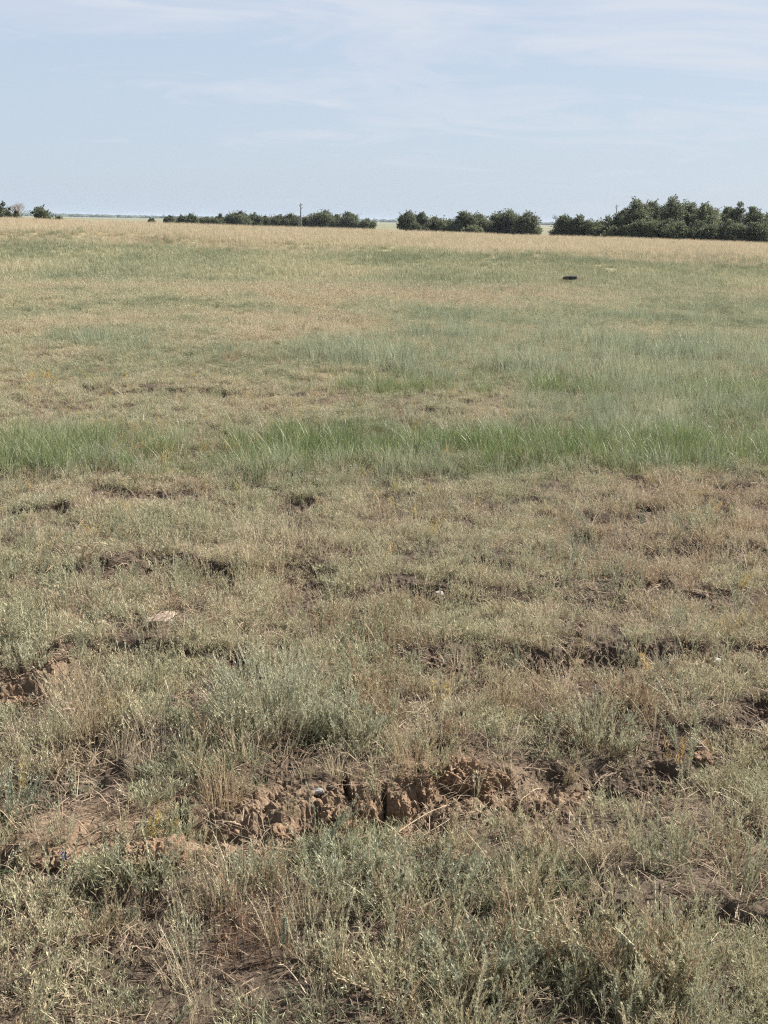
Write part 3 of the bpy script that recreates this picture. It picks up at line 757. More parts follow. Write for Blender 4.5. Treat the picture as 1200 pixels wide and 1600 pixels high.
def tree(u, Yd, top_v, wpx, label, tone=.35, base_frac=.05, sparse=1.0, name='broadleaf_tree', cat='tree', group='trees and shrubs behind the crest', lean=0, seed=0, leafsz=1.0):
    rnd = random.Random(seed * 77 + 5); rs = np.random.RandomState(seed * 13 + 1)
    X = at_dist(u, Yd); z0 = float(height(np.array([X]), np.array([Yd]))[0])
    horz = HOR + (u - 600) * math.tan(ROLL)
    H = EYE + (horz - top_v) / FPX * Yd * .946 - z0
    W = wpx / FPX * Yd * 1.26
    o = empty(name, (X, Yd, z0 - .05)); tag(o, label, cat, group)
    # trunk and limbs
    nl = max(7, int(9 + W * 2.0)); lobes = []; paths = []
    tw = min(.16, .03 * H + .02)
    paths.append([((0, 0, 0), tw * 1.25), ((rnd.uniform(-.05, .05) * H, rnd.uniform(-.05, .05) * H, H * .3), tw * .8), ((lean * .4 * H, 0, H * .62), tw * .4)])
    for k in range(nl):
        a = rnd.uniform(0, 6.283); t = (k + .5) / nl; zc_ = H * (base_frac + .16 + (.98 - base_frac - .28) * t)
        env = math.sin(math.pi * min(.96, .16 + .80 * t)) ** .6
        rr = W * .5 * env * math.sqrt(rnd.uniform(.05, 1)) * .72
        lr = max(.22, W * rnd.uniform(.12, .28)); lr = min(lr, H * .28)
        c = Vector((rr * math.cos(a) + lean * zc_, rr * math.sin(a) * .9, min(zc_, H * (1 - .30 * min(1, rr / (W * .5)) ** 1.5) * rnd.uniform(.88, 1) - lr * .9)))
        lobes.append((c, lr)); paths.append([((0, 0, H * .12 * rnd.uniform(.6, 1.8)), tw * .5), (tuple(c * .55 + Vector((0, 0, H * .08))), tw * .3), (tuple(c), tw * .1)])
    for k in range(7):   # skirt low on the ground and one lobe at the very top
        a = rnd.uniform(0, 6.283); lr = min(W * .2, H * .24)
        if base_frac < .2: lobes.append((Vector((W * .30 * math.cos(a), W * .25 * math.sin(a), lr * .8 + base_frac * H)), lr))
    lobes.append((Vector((lean * H + rnd.uniform(-.1, .1) * W, 0, H - min(W, H) * .13)), min(W, H) * .14))
    V = []; vv = []; v2 = []
    for c, lr in lobes:
        n = int(420 * sparse * rnd.uniform(.55, 1.25) * max(.5, min(3.2, lr / .45) ** 1.5) / leafsz)
        lt = rs.uniform(.15, .85)
        d = rs.normal(size=(n, 3)); d /= np.linalg.norm(d, axis=1)[:, None]
        lump = .62 + .62 * fbm3(d * 1.3 + rs.rand(3) * 40, 1.4, 3, seed)
        rad = lr * lump * (rs.rand(n) ** .33) * 1.05
        p = np.array(c) + d * rad[:, None] * np.array([1.12, 1.05, .86]) + (np.stack([fbm3(d * 2.2 + 9.1 * q_ + rs.rand() * 30, 1.3, 3, seed + q_) for q_ in range(3)], 1) - .5) * lr * .9
        p[:, 2] = np.maximum(p[:, 2], .05)
        sz = rs.uniform(.045, .10, n) * (.6 + .18 * max(1, Yd / 120)) * 1.25 * leafsz
        a1 = rs.normal(size=(n, 3)); a1 /= np.linalg.norm(a1, axis=1)[:, None]
        a2 = np.cross(a1, rs.normal(size=(n, 3))); a2 /= np.linalg.norm(a2, axis=1)[:, None]
        q = np.stack([p - a1 * sz[:, None], p + a2 * sz[:, None] * .55, p + a1 * sz[:, None], p - a2 * sz[:, None] * .55], 1)
        V.append(q.reshape(-1, 3)); t = np.clip(lt + rs.normal(0, .12, n), 0, 1); vv.append(np.repeat(t, 4)); v2.append(np.repeat(rs.rand(n), 4))
    # twigs breaking the outline
    for k in range(int(16 + W * 9)):
        c, lr = rnd.choice(lobes); d = np.array(rdir(-.1, 1)); n = 26
        t = rs.rand(n); p = np.array(c) + d * (lr * (.7 + 1.05 * t))[:, None] + rs.normal(0, .035, (n, 3)); sz = rs.uniform(.04, .09, n) * leafsz
        p[:, 2] = np.clip(p[:, 2], .05, H + .12)
        a1 = rs.normal(size=(n, 3)); a1 /= np.linalg.norm(a1, axis=1)[:, None]
        a2 = np.cross(a1, rs.normal(size=(n, 3))); a2 /= np.linalg.norm(a2, axis=1)[:, None]
        q = np.stack([p - a1 * sz[:, None], p + a2 * sz[:, None] * .6, p + a1 * sz[:, None], p - a2 * sz[:, None] * .6], 1)
        V.append(q.reshape(-1, 3)); vv.append(np.repeat(rs.rand(n), 4)); v2.append(np.repeat(rs.rand(n), 4))
    V = np.concatenate(V); nf = len(V) // 4
    me = mesh_np('crown', V, np.arange(nf * 4).reshape(-1, 4), {'v': ('FLOAT', np.concatenate(vv).astype(np.float32)), 'v2': ('FLOAT', np.concatenate(v2).astype(np.float32)), 'r': ('FLOAT', np.ones(len(V), np.float32))})
    set_tone(me, tone); link('crown', me, CROWN, o)
    tv, tf = tubes(paths); link('trunk', mesh_np('trunk', tv, tf, smooth=True), BARK, o)
    return o
def bare_tree(u, Yd, top_v, wpx, label, seed=0):
    rnd = random.Random(seed); X = at_dist(u, Yd); z0 = float(height(np.array([X]), np.array([Yd]))[0])
    H = EYE + (HOR + (u - 600) * math.tan(ROLL) - top_v) / FPX * Yd * .946 - z0; W = wpx / FPX * Yd
    o = empty('bare_tree', (X, Yd, z0 - .05)); tag(o, label, 'tree', 'trees and shrubs behind the crest')
    paths = []
    def grow(p, d, l, r, k):
        q = p + d * l; paths.append([(tuple(p), r), (tuple(q), r * .65)])
        if k == 0: return
        for _ in range(rnd.choice((3, 3, 4))):
            dd = (d + Vector((rnd.uniform(-1, 1), rnd.uniform(-1, 1), rnd.uniform(-.2, .7))) * .62).normalized(); grow(q, dd, l * rnd.uniform(.58, .82), r * .6, k - 1)
    for s in range(3): grow(Vector((rnd.uniform(-.1, .1), rnd.uniform(-.1, .1), 0)), Vector((rnd.uniform(-.35, .35), rnd.uniform(-.3, .3), 1)).normalized(), H * .34, .07, 4)
    zm = max(p[1][0][2] for p in paths); paths = [[(tuple(Vector(c) * (H / zm)), r) for c, r in p] for p in paths]
    tr = [p for p in paths if p[0][1] > .03]; br = [p for p in paths if p[0][1] <= .03]
    tv, tf = tubes(tr, 5); link('trunk', mesh_np('trunk', tv, tf), PALEBARK, o)
    tv, tf = tubes(br, 4); link('branches', mesh_np('branches', tv, tf), PALEBARK, o)
    return o
TREES = [  # u, distance, top v, width px, tone, label
    (-26, 128, 318, 30, .4, 'dark leafy tree just outside the leftmost group on the crest'),
    (4, 130, 315, 20, .4, 'tall dark tree at the far left end of the crest'),
    (14, 127, 324, 12, .35, 'small round dark shrub right of the tall tree at the left end'),
    (25, 132, 328, 16, .3, 'low dark shrub in front of the pale bare tree'),
    (65, 126, 320, 30, .2, 'dense dark bush standing alone right of the pale bare tree'),
    (90, 140, 337, 22, .4, 'flat low scrub trailing right of the lone dark bush at the left'),
    (237, 215, 340, 13, .3, 'tiny isolated bush left of the long line of shrubs'),
    (264, 222, 336, 20, .25, 'first dark shrub at the left end of the long shrub line'),
    (286, 224, 335, 24, .3, 'rounded shrub second in the long shrub line'),
    (300, 220, 333, 18, .35, 'taller shrub with a knobbly top near the left end of the shrub line'),
    (322, 225, 337, 26, .5, 'low bright green shrub in the left part of the shrub line'),
    (336, 223, 339, 18, .4, 'very low shrub just left of the narrow pointed shrub'),
    (345, 226, 333, 12, .3, 'narrow pointed shrub left of the broad tree in the shrub line'),
    (372, 222, 329, 34, .3, 'broad dark tree with two humps left of the utility pole'),
    (395, 224, 332, 24, .35, 'dark tree leaning against the broad two humped tree'),
    (416, 226, 336, 28, .45, 'low green shrub between the broad tree and the utility pole'),
    (436, 221, 334, 22, .35, 'medium shrub a little left of the utility pole'),
    (456, 219, 333, 32, .3, 'rounded dark shrub directly left of the utility pole'),
    (482, 222, 336, 26, .4, 'low shrub directly right of the utility pole'),
    (506, 217, 328, 44, .28, 'tall broad dome of dark foliage right of the utility pole'),
    (526, 220, 334, 20, .4, 'small shrub wedged between the dome shaped tree and its neighbour'),
    (547, 216, 330, 34, .3, 'dark tree next to last before the open gap'),
    (572, 214, 341, 30, .35, 'low shrub ending the line at the left of the open gap'),
    (638, 165, 329, 32, .22, 'dark tree standing at the right edge of the open gap'),
    (657, 168, 331, 26, .3, 'dark tree directly behind the one at the gap edge'),
    (683, 170, 337, 38, .55, 'lower light green shrub right of the tree at the gap'),
    (702, 166, 343, 22, .45, 'small low shrub at the foot of the middle clump'),
    (724, 163, 329, 44, .25, 'big rounded dark tree at the left of the middle clump'),
    (752, 164, 333, 34, .38, 'rounded green tree in the centre of the middle clump'),
    (741, 158, 350, 34, .6, 'pale green bush low in front of the middle clump'),
    (778, 166, 331, 36, .35, 'broad tree right of centre in the middle clump'),
    (797, 165, 327, 44, .28, 'highest broad tree of the middle clump'),
    (823, 160, 329, 36, .26, 'dark round tree at the right end of the middle clump'),
    (882, 138, 334, 36, .25, 'dark shrub at the left end of the right hand wood'),
    (906, 137, 334, 34, .24, 'round dark shrub beside the left end of the right hand wood'),
    (930, 136, 343, 34, .6, 'low light green shrub in the left part of the right hand wood'),
    (952, 140, 337, 32, .5, 'green shrub below the distant second pole'),
    (958, 133, 352, 44, .7, 'low bright green bush edging the grass before the wood'),
    (974, 136, 326, 34, .15, 'very dark tree rising left of the tallest crowns'),
    (996, 132, 309, 46, .3, 'tall tree at the left shoulder of the tallest crowns'),
    (1022, 134, 312, 40, .35, 'tall green tree second among the tallest crowns'),
    (1046, 131, 304, 42, .3, 'tallest tree of the whole wood with a ragged top'),
    (1072, 133, 313, 46, .28, 'broad tall tree right of the tallest one'),
    (1104, 130, 316, 48, .48, 'lighter green broad tree in the right part of the wood'),
    (1132, 134, 321, 40, .35, 'medium tree between the light green one and the tufted top'),
    (1152, 131, 314, 28, .35, 'slim tree with a tufted top near the right edge'),
    (1176, 130, 321, 30, .3, 'slim tree with loose upper branches close to the right edge'),
    (1198, 133, 332, 34, .3, 'dark tree cut by the right edge of the view'),
    (1008, 127, 338, 48, .45, 'front shrub under the left shoulder of the tall crowns'),
    (1050, 126, 340, 56, .28, 'wide dark front shrub below the tallest tree'),
    (1098, 125, 344, 52, .24, 'wide shady front shrub below the light green tree'),
    (1142, 125, 342, 48, .26, 'front shrub beneath the tufted tree near the right edge'),
    (1184, 125, 346, 44, .2, 'dark front shrub closest to the right edge'),
    (1226, 128, 330, 46, .3, 'dark tree just beyond the right edge'),
]
for i, (u, yd, tv, wp, tn, lb) in enumerate(TREES):
    shrub = (wp < 60 and 'tree' not in lb.split(' ')[0:4]) and 'tree' not in lb.split('right of')[0].split('below')[0].split('beneath')[0].split('between')[0].split('left of')[0].split('in front of')[0]
    tree(u, yd, tv, wp, lb, tn * .9, name='shrub' if shrub else 'broadleaf_tree', cat='shrub' if shrub else 'tree', seed=i + 1, lean=.12 if 'leaning' in lb else 0)
bare_tree(35, 134, 315, 22, 'pale leafless tree with fine upright branches at the left', 4)

# far woodland on the horizon: one mass
def woodland():
    rs = np.random.RandomState(3); V = []; F = []
    n = 1500
    Yd = 2400 + rs.uniform(-250, 250, n); u = rs.uniform(-500, 1700, n); X = (u - 600) / FPX * Yd
    H = np.minimum(6.3, 4.0 + 2.6 * (fbm(X, Yd * 0, .006, 4, 5) - .35) + rs.uniform(-.8, 1.2, n)); Wd = rs.uniform(9, 24, n)
    for k in range(n):
        i = len(V); m = 10; rings = ((0, 1.0), (.45, 1.05), (.8, .7), (1, .2))
        for zf, rf in rings:
            for s in range(m):
                t = 2 * math.pi * s / m; q = rf * Wd[k] * .5 * rs.uniform(.8, 1.2)
                V.append((X[k] + q * math.cos(t), Yd[k] + q * math.sin(t), H[k] * zf * rs.uniform(.85, 1.12) - .3 * (zf == 0)))
        for r_ in range(3):
            for s in range(m): F.append((i + r_ * m + s, i + r_ * m + (s + 1) % m, i + (r_ + 1) * m + (s + 1) % m, i + (r_ + 1) * m + s))
        F.append(tuple(i + 3 * m + s for s in range(m)))
    m = MT('far wood'); mt = m.fin(m.bsdf(m.ramp(m.noise(.08, 4, .6, m.pos()), [(.3, (.04, .06, .04)), (.7, (.07, .09, .055))]), .9, .1))
    o = link('distant_woodland', mesh_np('distant_woodland', V, F), mt)
    tag(o, 'long low belt of woodland fading blue on the horizon', 'woodland', kind='stuff')
woodland()

# ------------------------------------------------------------------ poles
WOOD = (lambda m: m.fin(m.bsdf(m.ramp(m.noise(9, 4, .6, m.pos()), [(.3, (.13, .12, .11)), (.7, (.24, .22, .20))]), .85, .2)))(MT('weathered wood'))
CER = (lambda m: m.fin(m.bsdf((.35, .36, .35, 1), .3, .5)))(MT('insulator'))
def pole(u, Yd, top_v, r, label, bars):
    X = at_dist(u, Yd); z0 = float(height(np.array([X]), np.array([Yd]))[0]); H = EYE + (HOR + (u - 600) * math.tan(ROLL) - top_v) / FPX * Yd * .946 - z0
    o = empty('utility_pole', (X, Yd, z0)); tag(o, label, 'utility pole', 'utility poles beyond the crest')
    V, F = tubes([[((0, 0, -.3), r * 1.25), ((.01, 0, H * .5), r), ((.02, 0, H), r * .75)]], 10); link('pole', mesh_np('pole', V, F, smooth=True), WOOD, o)
    for z, s in bars:
        V, F = tubes([[((.02, 0, H - z), .03), ((.02 + s * .22, 0, H - z + .02), .025), ((.02 + s * .24, 0, H - z + .16), .025)]], 6)
        hk = link('hook', mesh_np('hook', V, F), WOOD, o)
        V, F = tubes([[((.02 + s * .24, 0, H - z + .12), .05), ((.02 + s * .24, 0, H - z + .2), .065), ((.02 + s * .24, 0, H - z + .28), .04)]], 8)
        link('insulator', mesh_np('insulator', V, F, smooth=True), CER, hk)
pole(470, 205, 317, .115, 'weathered grey utility pole standing among the middle shrubs', [(.35, 1), (.6, -1), (.9, 1)])
pole(962, 200, 319.5, .09, 'thin far utility pole showing above the shrubs near the tall wood', [(.3, 1), (.6, -1)])

# ------------------------------------------------------------------ earth clods
def clod(name, u, v, wx, wy, h, label, group, mat, seed, rot=0, rough=.35, blocky=.6, sink=.3, cat='clod'):
    import bmesh
    bm = bmesh.new(); bmesh.ops.create_cube(bm, size=2); bmesh.ops.subdivide_edges(bm, edges=bm.edges[:], cuts=44, use_grid_fill=True)
    co = np.array([q.co[:] for q in bm.verts]); fs = np.array([[q.index for q in f.verts] for f in bm.faces]); bm.free()
    ln = np.linalg.norm(co, axis=1)[:, None]; co = co * blocky + (co / ln * 1.25) * (1 - blocky)
    off = RS.rand(3) * 30; nrm = co / np.linalg.norm(co, axis=1)[:, None]
    sc3 = np.array([wx / 2, wy / 2, h / 2])
    k = (fbm3(co + off, 1.3, 3, seed) - .5) * rough * .9 + (np.abs(fbm3(co * sc3 + off, 48, 2, seed + 3) - .5) * -1.5 + .12) * rough * .8 + (fbm3(co * sc3 + off, 130, 3, seed + 4) - .5) * rough * .5
    ridg = np.abs(fbm3(co * sc3 + off, 38, 3, seed + 9) - .5); k = k - np.clip(.06 - ridg, 0, .06) * 1.6 * rough
    co = (co + nrm * k[:, None]) * sc3
    x, y, z = ground_pt(u, v)
    o = link(name, mesh_np(name, co, fs, smooth=cat == 'stone'), mat); o.location = (x, y, z + h * (.5 - sink)); o.rotation_euler = (0, 0, R(rot))
    tag(o, label, cat, group)
    return o
G1 = 'earth clods along the broken ledge'
CL = [(242, 1352, .19, .15, .15, 'pale orange square earth block at the left of the ledge', 8),
      (312, 1344, .10, .1, .10, 'small brown clod just right of the pale square block', 20),
      (352, 1334, .08, .09, .08, 'small crumbly clod in the ledge between block and middle', -15),
      (440, 1306, .15, .12, .10, 'brown rounded clod in the ledge left of the grey pebble', 15),
      (522, 1280, .14, .12, .13, 'dark clod directly right of the grey pebble', -10),
      (572, 1268, .09, .10, .10, 'narrow clod in the middle of the ledge', 20),
      (625, 1254, .10, .11, .13, 'upright brown clod second left of the deep crack', 5),
      (662, 1240, .075, .11, .15, 'tall narrow clod split off left of the deep crack', -6),
      (718, 1228, .21, .15, .17, 'largest domed clod right of the deep crack', -4),
      (782, 1218, .10, .10, .08, 'low shaded clod at the right shoulder of the largest one', 10),
      (92, 1345, .17, .13, .08, 'flat orange crumbly clod behind the blue flower', 0),
      (30, 1092, .16, .12, .08, 'brown clod on the bare patch at the left edge', 12),
      (628, 1298, .10, .09, .03, 'flat cracked slab of clay lying below the ledge', 12),
      (900, 1040, .10, .08, .07, 'dark clod in the shaded furrow right of centre', 5),
      (985, 1036, .09, .08, .06, 'dark clod further along the shaded furrow', -15),
      (1098, 1185, .12, .1, .07, 'dark brown clod among the stubble at the right', 30)]
for i, (u, v, a, b, h, lb, rt_) in enumerate(CL):
    q = .82 if i in (0, 8) else .56
    clod('earth_clod', u, v, a * q, b * q, h * q, lb, G1 if 1180 < v < 1400 and u < 800 else None, CLOD, i + 3, rt_, .8, .42 if i in (0, 7, 8) else .25, .58)

# ------------------------------------------------------------------ stones
def stone_mat(name, c1, c2):
    m = MT(name); P = m.pos(); n = m.noise(60, 5, .65, P)
    return m.fin(m.bsdf(m.ramp(n, [(.35, c1), (.65, c2)]), .85, .2, m.bump(m.noise(200, 4, .6, P), .4, .003)))
PINK = stone_mat('pinkish stone', (.24, .18, .14), (.36, .28, .22)); WHITE = stone_mat('pale stone', (.26, .24, .22), (.42, .40, .37)); GREY = stone_mat('grey stone', (.10, .10, .10), (.27, .26, .25)); DARK = stone_mat('dark rock', (.02, .021, .024), (.05, .05, .054))
G2 = 'small pale stones on the soil'
st = clod('stone', 257, 978, .072, .085, .022, 'flat pinkish squared stone lying among the herbs', None, PINK, 31, 12, .35, .72, .05, 'stone'); st.rotation_euler = (R(9), R(-4), R(-10)); st.location.z += .020
clod('stone', 236, 978, .04, .05, .02, 'small pinkish stone touching the left side of the squared stone', None, PINK, 32, 12, .2, .7, .2, 'stone').location.z += .012
p = clod('pebble', 497, 1246, .027, .022, .014, 'smooth grey and white pebble at the top of the ledge', G2, GREY, 33, 25, .12, .2, 0, 'stone'); p.location.z += .01
for i, (u, v, s, lb) in enumerate([(629, 1051, .022, 'tiny white stone in the furrow left of the dark clods'), (1116, 1040, .04, 'pale chip of stone at the right end of the furrow'), (686, 938, .035, 'whitish stone on the small bare patch above the furrow'),
                                  (411, 1358, .016, 'tiny white stone below the ledge left of the wormwood'), (1108, 672, .05, 'pale fleck of stone at the foot of the tall blue green grass')]):
    clod('pebble', u, v, s, s * .8, s * .6, lb, G2, WHITE, 40 + i, 20 * i, .3, .3, .15, 'stone').location.z += .008
def dark_lump():
    """low dark lump in the far grass: a block with a sloping left end and an overhanging lid, pale chip at its right"""
    x, y, z = ground_pt(891, 443)
    prof = [(q_[0], q_[1] * .78) for q_ in [(-.20, 0), (-.19, .07), (-.12, .115), (-.02, .135), (.17, .135), (.19, .115), (.15, .09), (.12, .02), (.10, 0)]]
    V = []; F = []; n = len(prof); dep = (-.14, -.07, .07, .14); sca = (.8, 1, 1, .85)
    for d, s in zip(dep, sca):
        for a, b in prof: V.append((a * s + U_(-.006, .006), d + U_(-.008, .008), b * s + U_(-.004, .004)))
    for k in range(3):
        for j in range(n): F.append((k * n + j, k * n + (j + 1) % n, (k + 1) * n + (j + 1) % n, (k + 1) * n + j))
    F.append(tuple(range(n))[::-1]); F.append(tuple(3 * n + j for j in range(n)))
    o = empty('dark_lump', (x, y, z + .10)); tag(o, 'small blackish lump with a pale right end lying on the far slope', 'lump')
    b = link('body', mesh_np('body', V, F), DARK, o)
    md = b.modifiers.new('b', 'BEVEL'); md.width = .012; md.segments = 2
    V, F = tubes([[((.12, -.1, .0), .03), ((.16, -.1, .05), .035), ((.19, -.1, .07), .02)]], 8); link('pale_end', mesh_np('pale_end', V, F, smooth=True), WHITE, o)
dark_lump()

# ------------------------------------------------------------------ single plants that stand out
def single(name, builder, u, v, mat, label, cat, group=None, tone=.35, stems=None, stemmat=None):
    x, y, z = ground_pt(u, v); o = empty(name, (x, y, z)); tag(o, label, cat, group)
    f = link('foliage', builder.mesh('foliage'), mat, o); set_tone(f.data, tone)
    if stems is not None:
        s = link('dead_stems', stems.mesh('dead_stems'), stemmat, o); set_tone(s.data, .5)
    return o
def own(key, stops, *a): return plant_mat(key, stops, *a)
WORM1 = plant_mat('wormwood bush leaf', [(0, (.27, .29, .215)), (.35, (.34, .35, .25)), (.65, (.39, .375, .26)), (1, (.42, .365, .24))], .22, .7, .2, False, STRAW_BASE)
DRY1 = plant_mat('dry tuft', [(0, (.22, .18, .11)), (.5, (.38, .29, .18)), (1, (.5, .41, .28))], .25, .55, .3, False)
BROWN1 = plant_mat('brown tuft', [(0, (.12, .07, .045)), (.5, (.22, .13, .085)), (1, (.32, .21, .13))], .2, .6, .2, False)
GREEN1 = plant_mat('green tuft', [(0, (.09, .15, .055)), (.5, (.16, .20, .085)), (1, (.26, .26, .11))], .3, .5, .3, False)
def bush(n, H, spread, leaves=42, br=4, ls=1.0):
    m = PM()
    for k in range(n):
        a = U_(0, 6.3); rr = spread * math.sqrt(U_(0, 1)); e = 1 - .45 * (rr / spread) ** 2
        sprig(m, Vector((rr * math.cos(a), rr * math.sin(a) * .8, -.01)), H * e * U_(.6, 1.08), leaves, a + U_(-.5, .5), .08 + .5 * rr / spread + U_(0, .15), ls, br)
    return m
BG = 'wormwood bushes in the foreground'
single('wormwood_bush', bush(150, .27, .18), 430, 1138, WORM1, 'widest silvery wormwood bush left of centre above the ledge', 'wormwood bush', BG, .45, proto_dry(60, .14, .14, False), BROWN1)
single('wormwood_bush', bush(45, .16, .10), 545, 1150, WORM1, 'smaller wormwood bush right beside the widest one', 'wormwood bush', BG, .35)
single('wormwood_bush', bush(60, .17, .13), 930, 1160, WORM1, 'straw tinged wormwood bush right of the largest clod', 'wormwood bush', BG, .5, proto_dry(60, .12, .12, False), BROWN1)
single('wormwood_bush', bush(34, .15, .07), 40, 1048, WORM1, 'greener wormwood bush on the bare patch at the left edge', 'wormwood bush', BG, .6)
single('wormwood_bush', bush(9, .13, .05, 40, 2), 500, 1345, WORM1, 'open few stemmed wormwood in front of the middle of the ledge', 'wormwood bush', BG, .25)
single('wormwood_bush', bush(14, .13, .05, 36, 2), 400, 1372, WORM1, 'pale wormwood tuft in front of the ledge left of centre', 'wormwood bush', BG, .25)
single('wormwood_bush', bush(36, .15, .10, 36, 3), 690, 1395, WORM1, 'silver wormwood bush below the flat cracked slab', 'wormwood bush', BG, .2)
single('wormwood_bush', bush(30, .17, .10), 560, 1400, WORM1, 'grey wormwood bush at the bottom left of the cracked slab', 'wormwood bush', BG, .3)
single('wormwood_bush', bush(60, .17, .13), 1000, 1560, WORM1, 'dense olive wormwood bush near the bottom right corner', 'wormwood bush', BG, .55)
single('wormwood_bush', bush(50, .16, .12), 760, 1530, WORM1, 'dense grey wormwood bush at the bottom edge right of centre', 'wormwood bush', BG, .25)
single('wormwood_bush', bush(36, .15, .1), 20, 1285, WORM1, 'silver wormwood bush cut by the left edge above the ledge', 'wormwood bush', BG, .1)
single('wormwood_bush', bush(30, .2, .12, 30, 3), 1075, 838, WORM1, 'olive bush alone in the tan grass at the right', 'wormwood bush', None, .4)
single('wormwood_bush', bush(40, .15, .12, 30, 3), 1015, 735, WORM1, 'dark shaded bush at the foot of the green band right of centre', 'wormwood bush', None, .1)
single('dry_grass_tuft', proto_dry(70, .24, .07, True, .0018, .45), 150, 1150, DRY1, 'tall thin straw tuft above the ledge near the left edge', 'grass tuft', 'dry tufts in the foreground', .35)
single('dry_grass_tuft', proto_dry(60, .22, .05, True, .0018, .6), 350, 1250, DRY1, 'leaning straw tuft with long bent stalks above the ledge', 'grass tuft', 'dry tufts in the foreground', .5)
single('dry_grass_tuft', proto_dry(80, .17, .07, True, .0016, .4), 645, 1200, DRY1, 'grey straw tuft growing on top of the tall narrow clod', 'grass tuft', 'dry tufts in the foreground', .3)
single('dry_grass_tuft', proto_dry(90, .19, .09, True, .0015, .4), 395, 1480, BROWN1, 'red brown dead tuft at the bottom left of centre', 'grass tuft', 'dry tufts in the foreground', .4)
single('dry_grass_tuft', proto_dry(90, .16, .09, True, .0015, .5), 1165, 1370, BROWN1, 'red brown dead tuft at the right edge', 'grass tuft', 'dry tufts in the foreground', .6)
single('dry_grass_tuft', proto_dry(90, .17, .14, True, .002, .5), 400, 888, DRY1, 'broad tan tuft beyond the left furrow in the middle distance', 'grass tuft', None, .6)
m = PM()
for k in range(70):
    a = U_(-.5, .6) + math.pi * 0; hh = U_(.01, .04)
    m.blade(Vector((U_(-.05, .03), U_(-.04, .04), 0)), a, hh, U_(.07, .17), .0024, 5, U_(0, 1), U_(0, 1), droop=.5)
single('green_grass_tuft', m, 8, 1362, GREEN1, 'flattened dark green tuft combed sideways at the left edge', 'grass tuft', None, .1)
# spikes
SPIKE = plant_mat('spike leaf', [(0, (.25, .28, .2)), (.5, (.33, .35, .26)), (1, (.42, .42, .31))], .2, .7, .2, False)
for u, v, H, lb in [(443, 1500, .10, 'single upright fuzzy green spike at the bottom left of centre'), (1026, 1060, .065, 'grey spike standing in the right part of the furrow'), (792, 1052, .06, 'short fuzzy grey spike left of the furrow clods')]:
    m = PM(); pts = m.blade(Vector((0, 0, 0)), 1.2, H, H * .06, .003, 4, .5, .5, tip=.9)
    for k in range(260):
        t = U_(.35, 1); q, d = along(pts, t); m.leaf(q, d * U_(.6, 1.4) + rdir(-.2, .5), rdir(-1, 1), U_(.006, .011), U_(.002, .0036), U_(.2, .8), U_(.2, 1), 1)
    single('herb_spike', m, u, v, SPIKE, lb, 'herb', 'fuzzy herb spikes', .5)
# blue flower
def flower():
    x, y, z = ground_pt(97, 1362); o = empty('blue_flower', (x, y, z)); tag(o, 'small violet blue wild flower in front of the orange clod', 'flower')
    m = PM(); pts = m.blade(Vector((0, 0, 0)), .8, .045, .008, .002, 4, .4, .4, tip=.8)
    for k in range(14): q, d = along(pts, U_(.1, .8)); m.leaf(q, rdir(0, .8), rdir(-1, 1), U_(.01, .018), .002, U_(0, 1), U_(0, 1), .7)
    s = link('stem', m.mesh('stem'), GREEN1, o); set_tone(s.data, .4)
    mm = MT('petal'); pm = mm.fin(mm.bsdf((.085, .075, .33, 1), .6, .2))
    p = PM(); top = pts[-1]
    for f in range(2):
        c = top - Vector((0, 0, .012 * f))
        for k in range(6):
            a = k * 1.047 + f * .5; p.leaf(c, Vector((math.cos(a), math.sin(a) * .4 - .3, .7 * math.sin(a * 2) + .5)), rdir(-1, 1), .010, .007, .5, .5, 1)
    link('petals', p.mesh('petals'), pm, o)
flower()
# pale stalks and twigs lying about
def stalk(u0, v0, u1, v1, label, mat, r=.0022, lift=.03, buds=0, name='dry_stalk', twigs=0):
    a = Vector(ground_pt(u0, v0)); b = Vector(ground_pt(u1, v1)); o = empty(name, a); tag(o, label, 'dry stalk', 'pale stalks lying on the ground')
    pts = []
    for k in range(9):
        t = k / 8; q = (b - a) * t + Vector((U_(-.004, .004), U_(-.004, .004), lift * (.35 + math.sin(math.pi * t)) + .004)); pts.append((tuple(q), r * (1 - .5 * t)))
    paths = [pts]
    for k in range(twigs):
        t = random.randint(2, 7); q = Vector(pts[t][0]); d = ((b - a).normalized() + rdir(-.1, .8) * .8).normalized(); paths.append([(tuple(q), r * .6), (tuple(q + d * U_(.02, .07)), r * .3)])
    V, F = tubes(paths, 5); link('stem', mesh_np('stem', V, F, smooth=True), mat, o)
    if buds:
        m = PM()
        for k in range(buds):
            q, d = along([Vector(p[0]) for p in pts], U_(.05, 1)); m.leaf(q, d * .6 + rdir(-.3, .9), rdir(-1, 1), U_(.006, .012), U_(.003, .005), U_(.4, 1), U_(.5, 1), 1)
        f = link('buds', m.mesh('buds'), SPIKE, o); set_tone(f.data, 1.0)
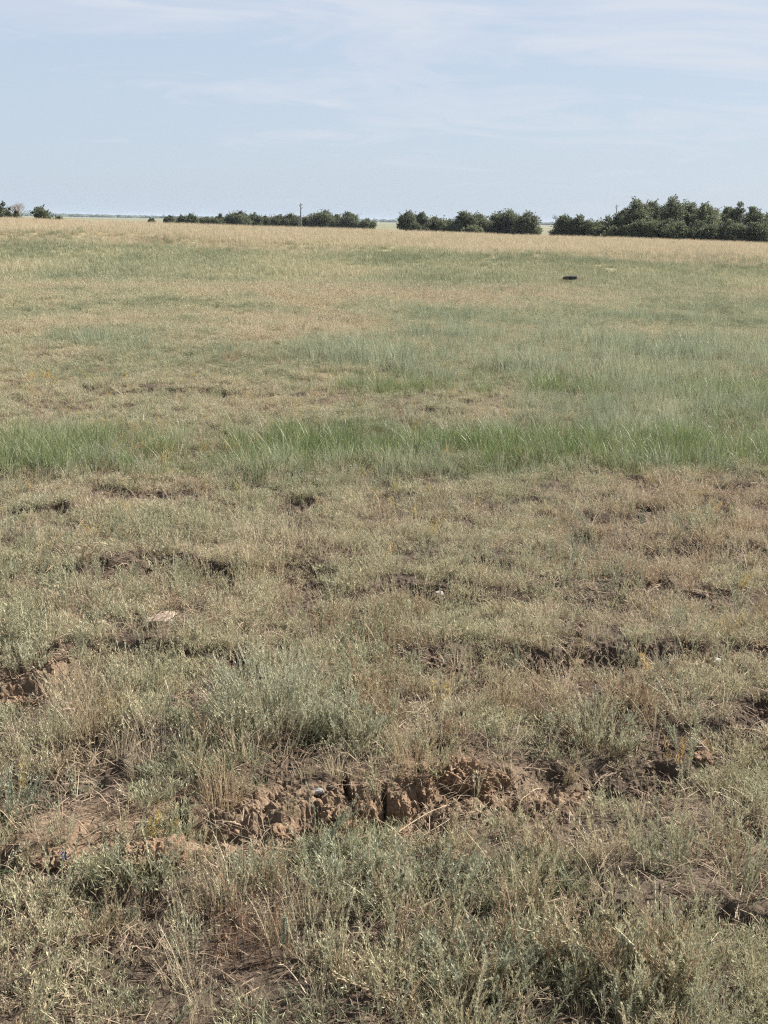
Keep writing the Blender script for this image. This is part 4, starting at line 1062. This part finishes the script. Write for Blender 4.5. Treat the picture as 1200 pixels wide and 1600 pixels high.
STK = stone_mat('pale stalk', (.28, .22, .15), (.44, .36, .25)); TW = stone_mat('brown twig', (.17, .12, .09), (.3, .23, .17))
stalk(8, 1366, 44, 1322, 'knobbly whitish stalk lying across the dark green tuft', STK, .002, .012, 70)
stalk(120, 1322, 232, 1290, 'long straw stalk pointing at the pale square block', STK, .002, .02)
stalk(600, 1325, 700, 1262, 'long straw stalk crossing the flat soil below the deep crack', STK, .0015, .015)
stalk(650, 1318, 740, 1272, 'second straw stalk on the flat soil right of the deep crack', STK, .0013, .012)
stalk(810, 1265, 846, 1236, 'short pale twig on the soil right of the largest clod', STK, .0022, .012)
stalk(340, 1290, 380, 1292, 'short flat splinter of stalk on the ledge', STK, .004, .008)
stalk(180, 1425, 30, 1420, 'thin straight straw across the dark hollow at the bottom left', STK, .0013, .02)
stalk(620, 1530, 520, 1468, 'bent straw stalk slanting at the bottom centre', STK, .0016, .05)
stalk(118, 838, 150, 800, 'branched grey twig lying in the middle distance at the left', TW, .004, .03, 0, 'dry_twig', 6)
stalk(760, 1045, 660, 1040, 'dark twig lying in the furrow', TW, .002, .015, 0, 'dry_twig', 4)
stalk(985, 1440, 880, 1380, 'brown twig over the hollow at the lower right', TW, .0022, .03, 0, 'dry_twig', 4)

# ------------------------------------------------------------------ air
def haze():
    import bmesh
    bm = bmesh.new(); bmesh.ops.create_cube(bm, size=1)
    me = bpy.data.meshes.new('haze'); 
    for q in bm.verts: q.co = Vector((q.co.x * 26000, q.co.y * 26000, -2 if q.co.z < 0 else 7.4))
    bm.to_mesh(me); bm.free()
    m = bpy.data.materials.new('air'); m.use_nodes = True; t = m.node_tree; t.nodes.clear()
    v = t.nodes.new('ShaderNodeVolumePrincipled'); v.inputs['Density'].default_value = .00009; v.inputs['Color'].default_value = (.72, .82, 1, 1); v.inputs['Anisotropy'].default_value = .1
    ou = t.nodes.new('ShaderNodeOutputMaterial'); t.links.new(v.outputs[0], ou.inputs['Volume'])
    o = link('haze', me, m); tag(o, 'thin pale air fading the far fields and woods', 'haze', kind='stuff')
haze()
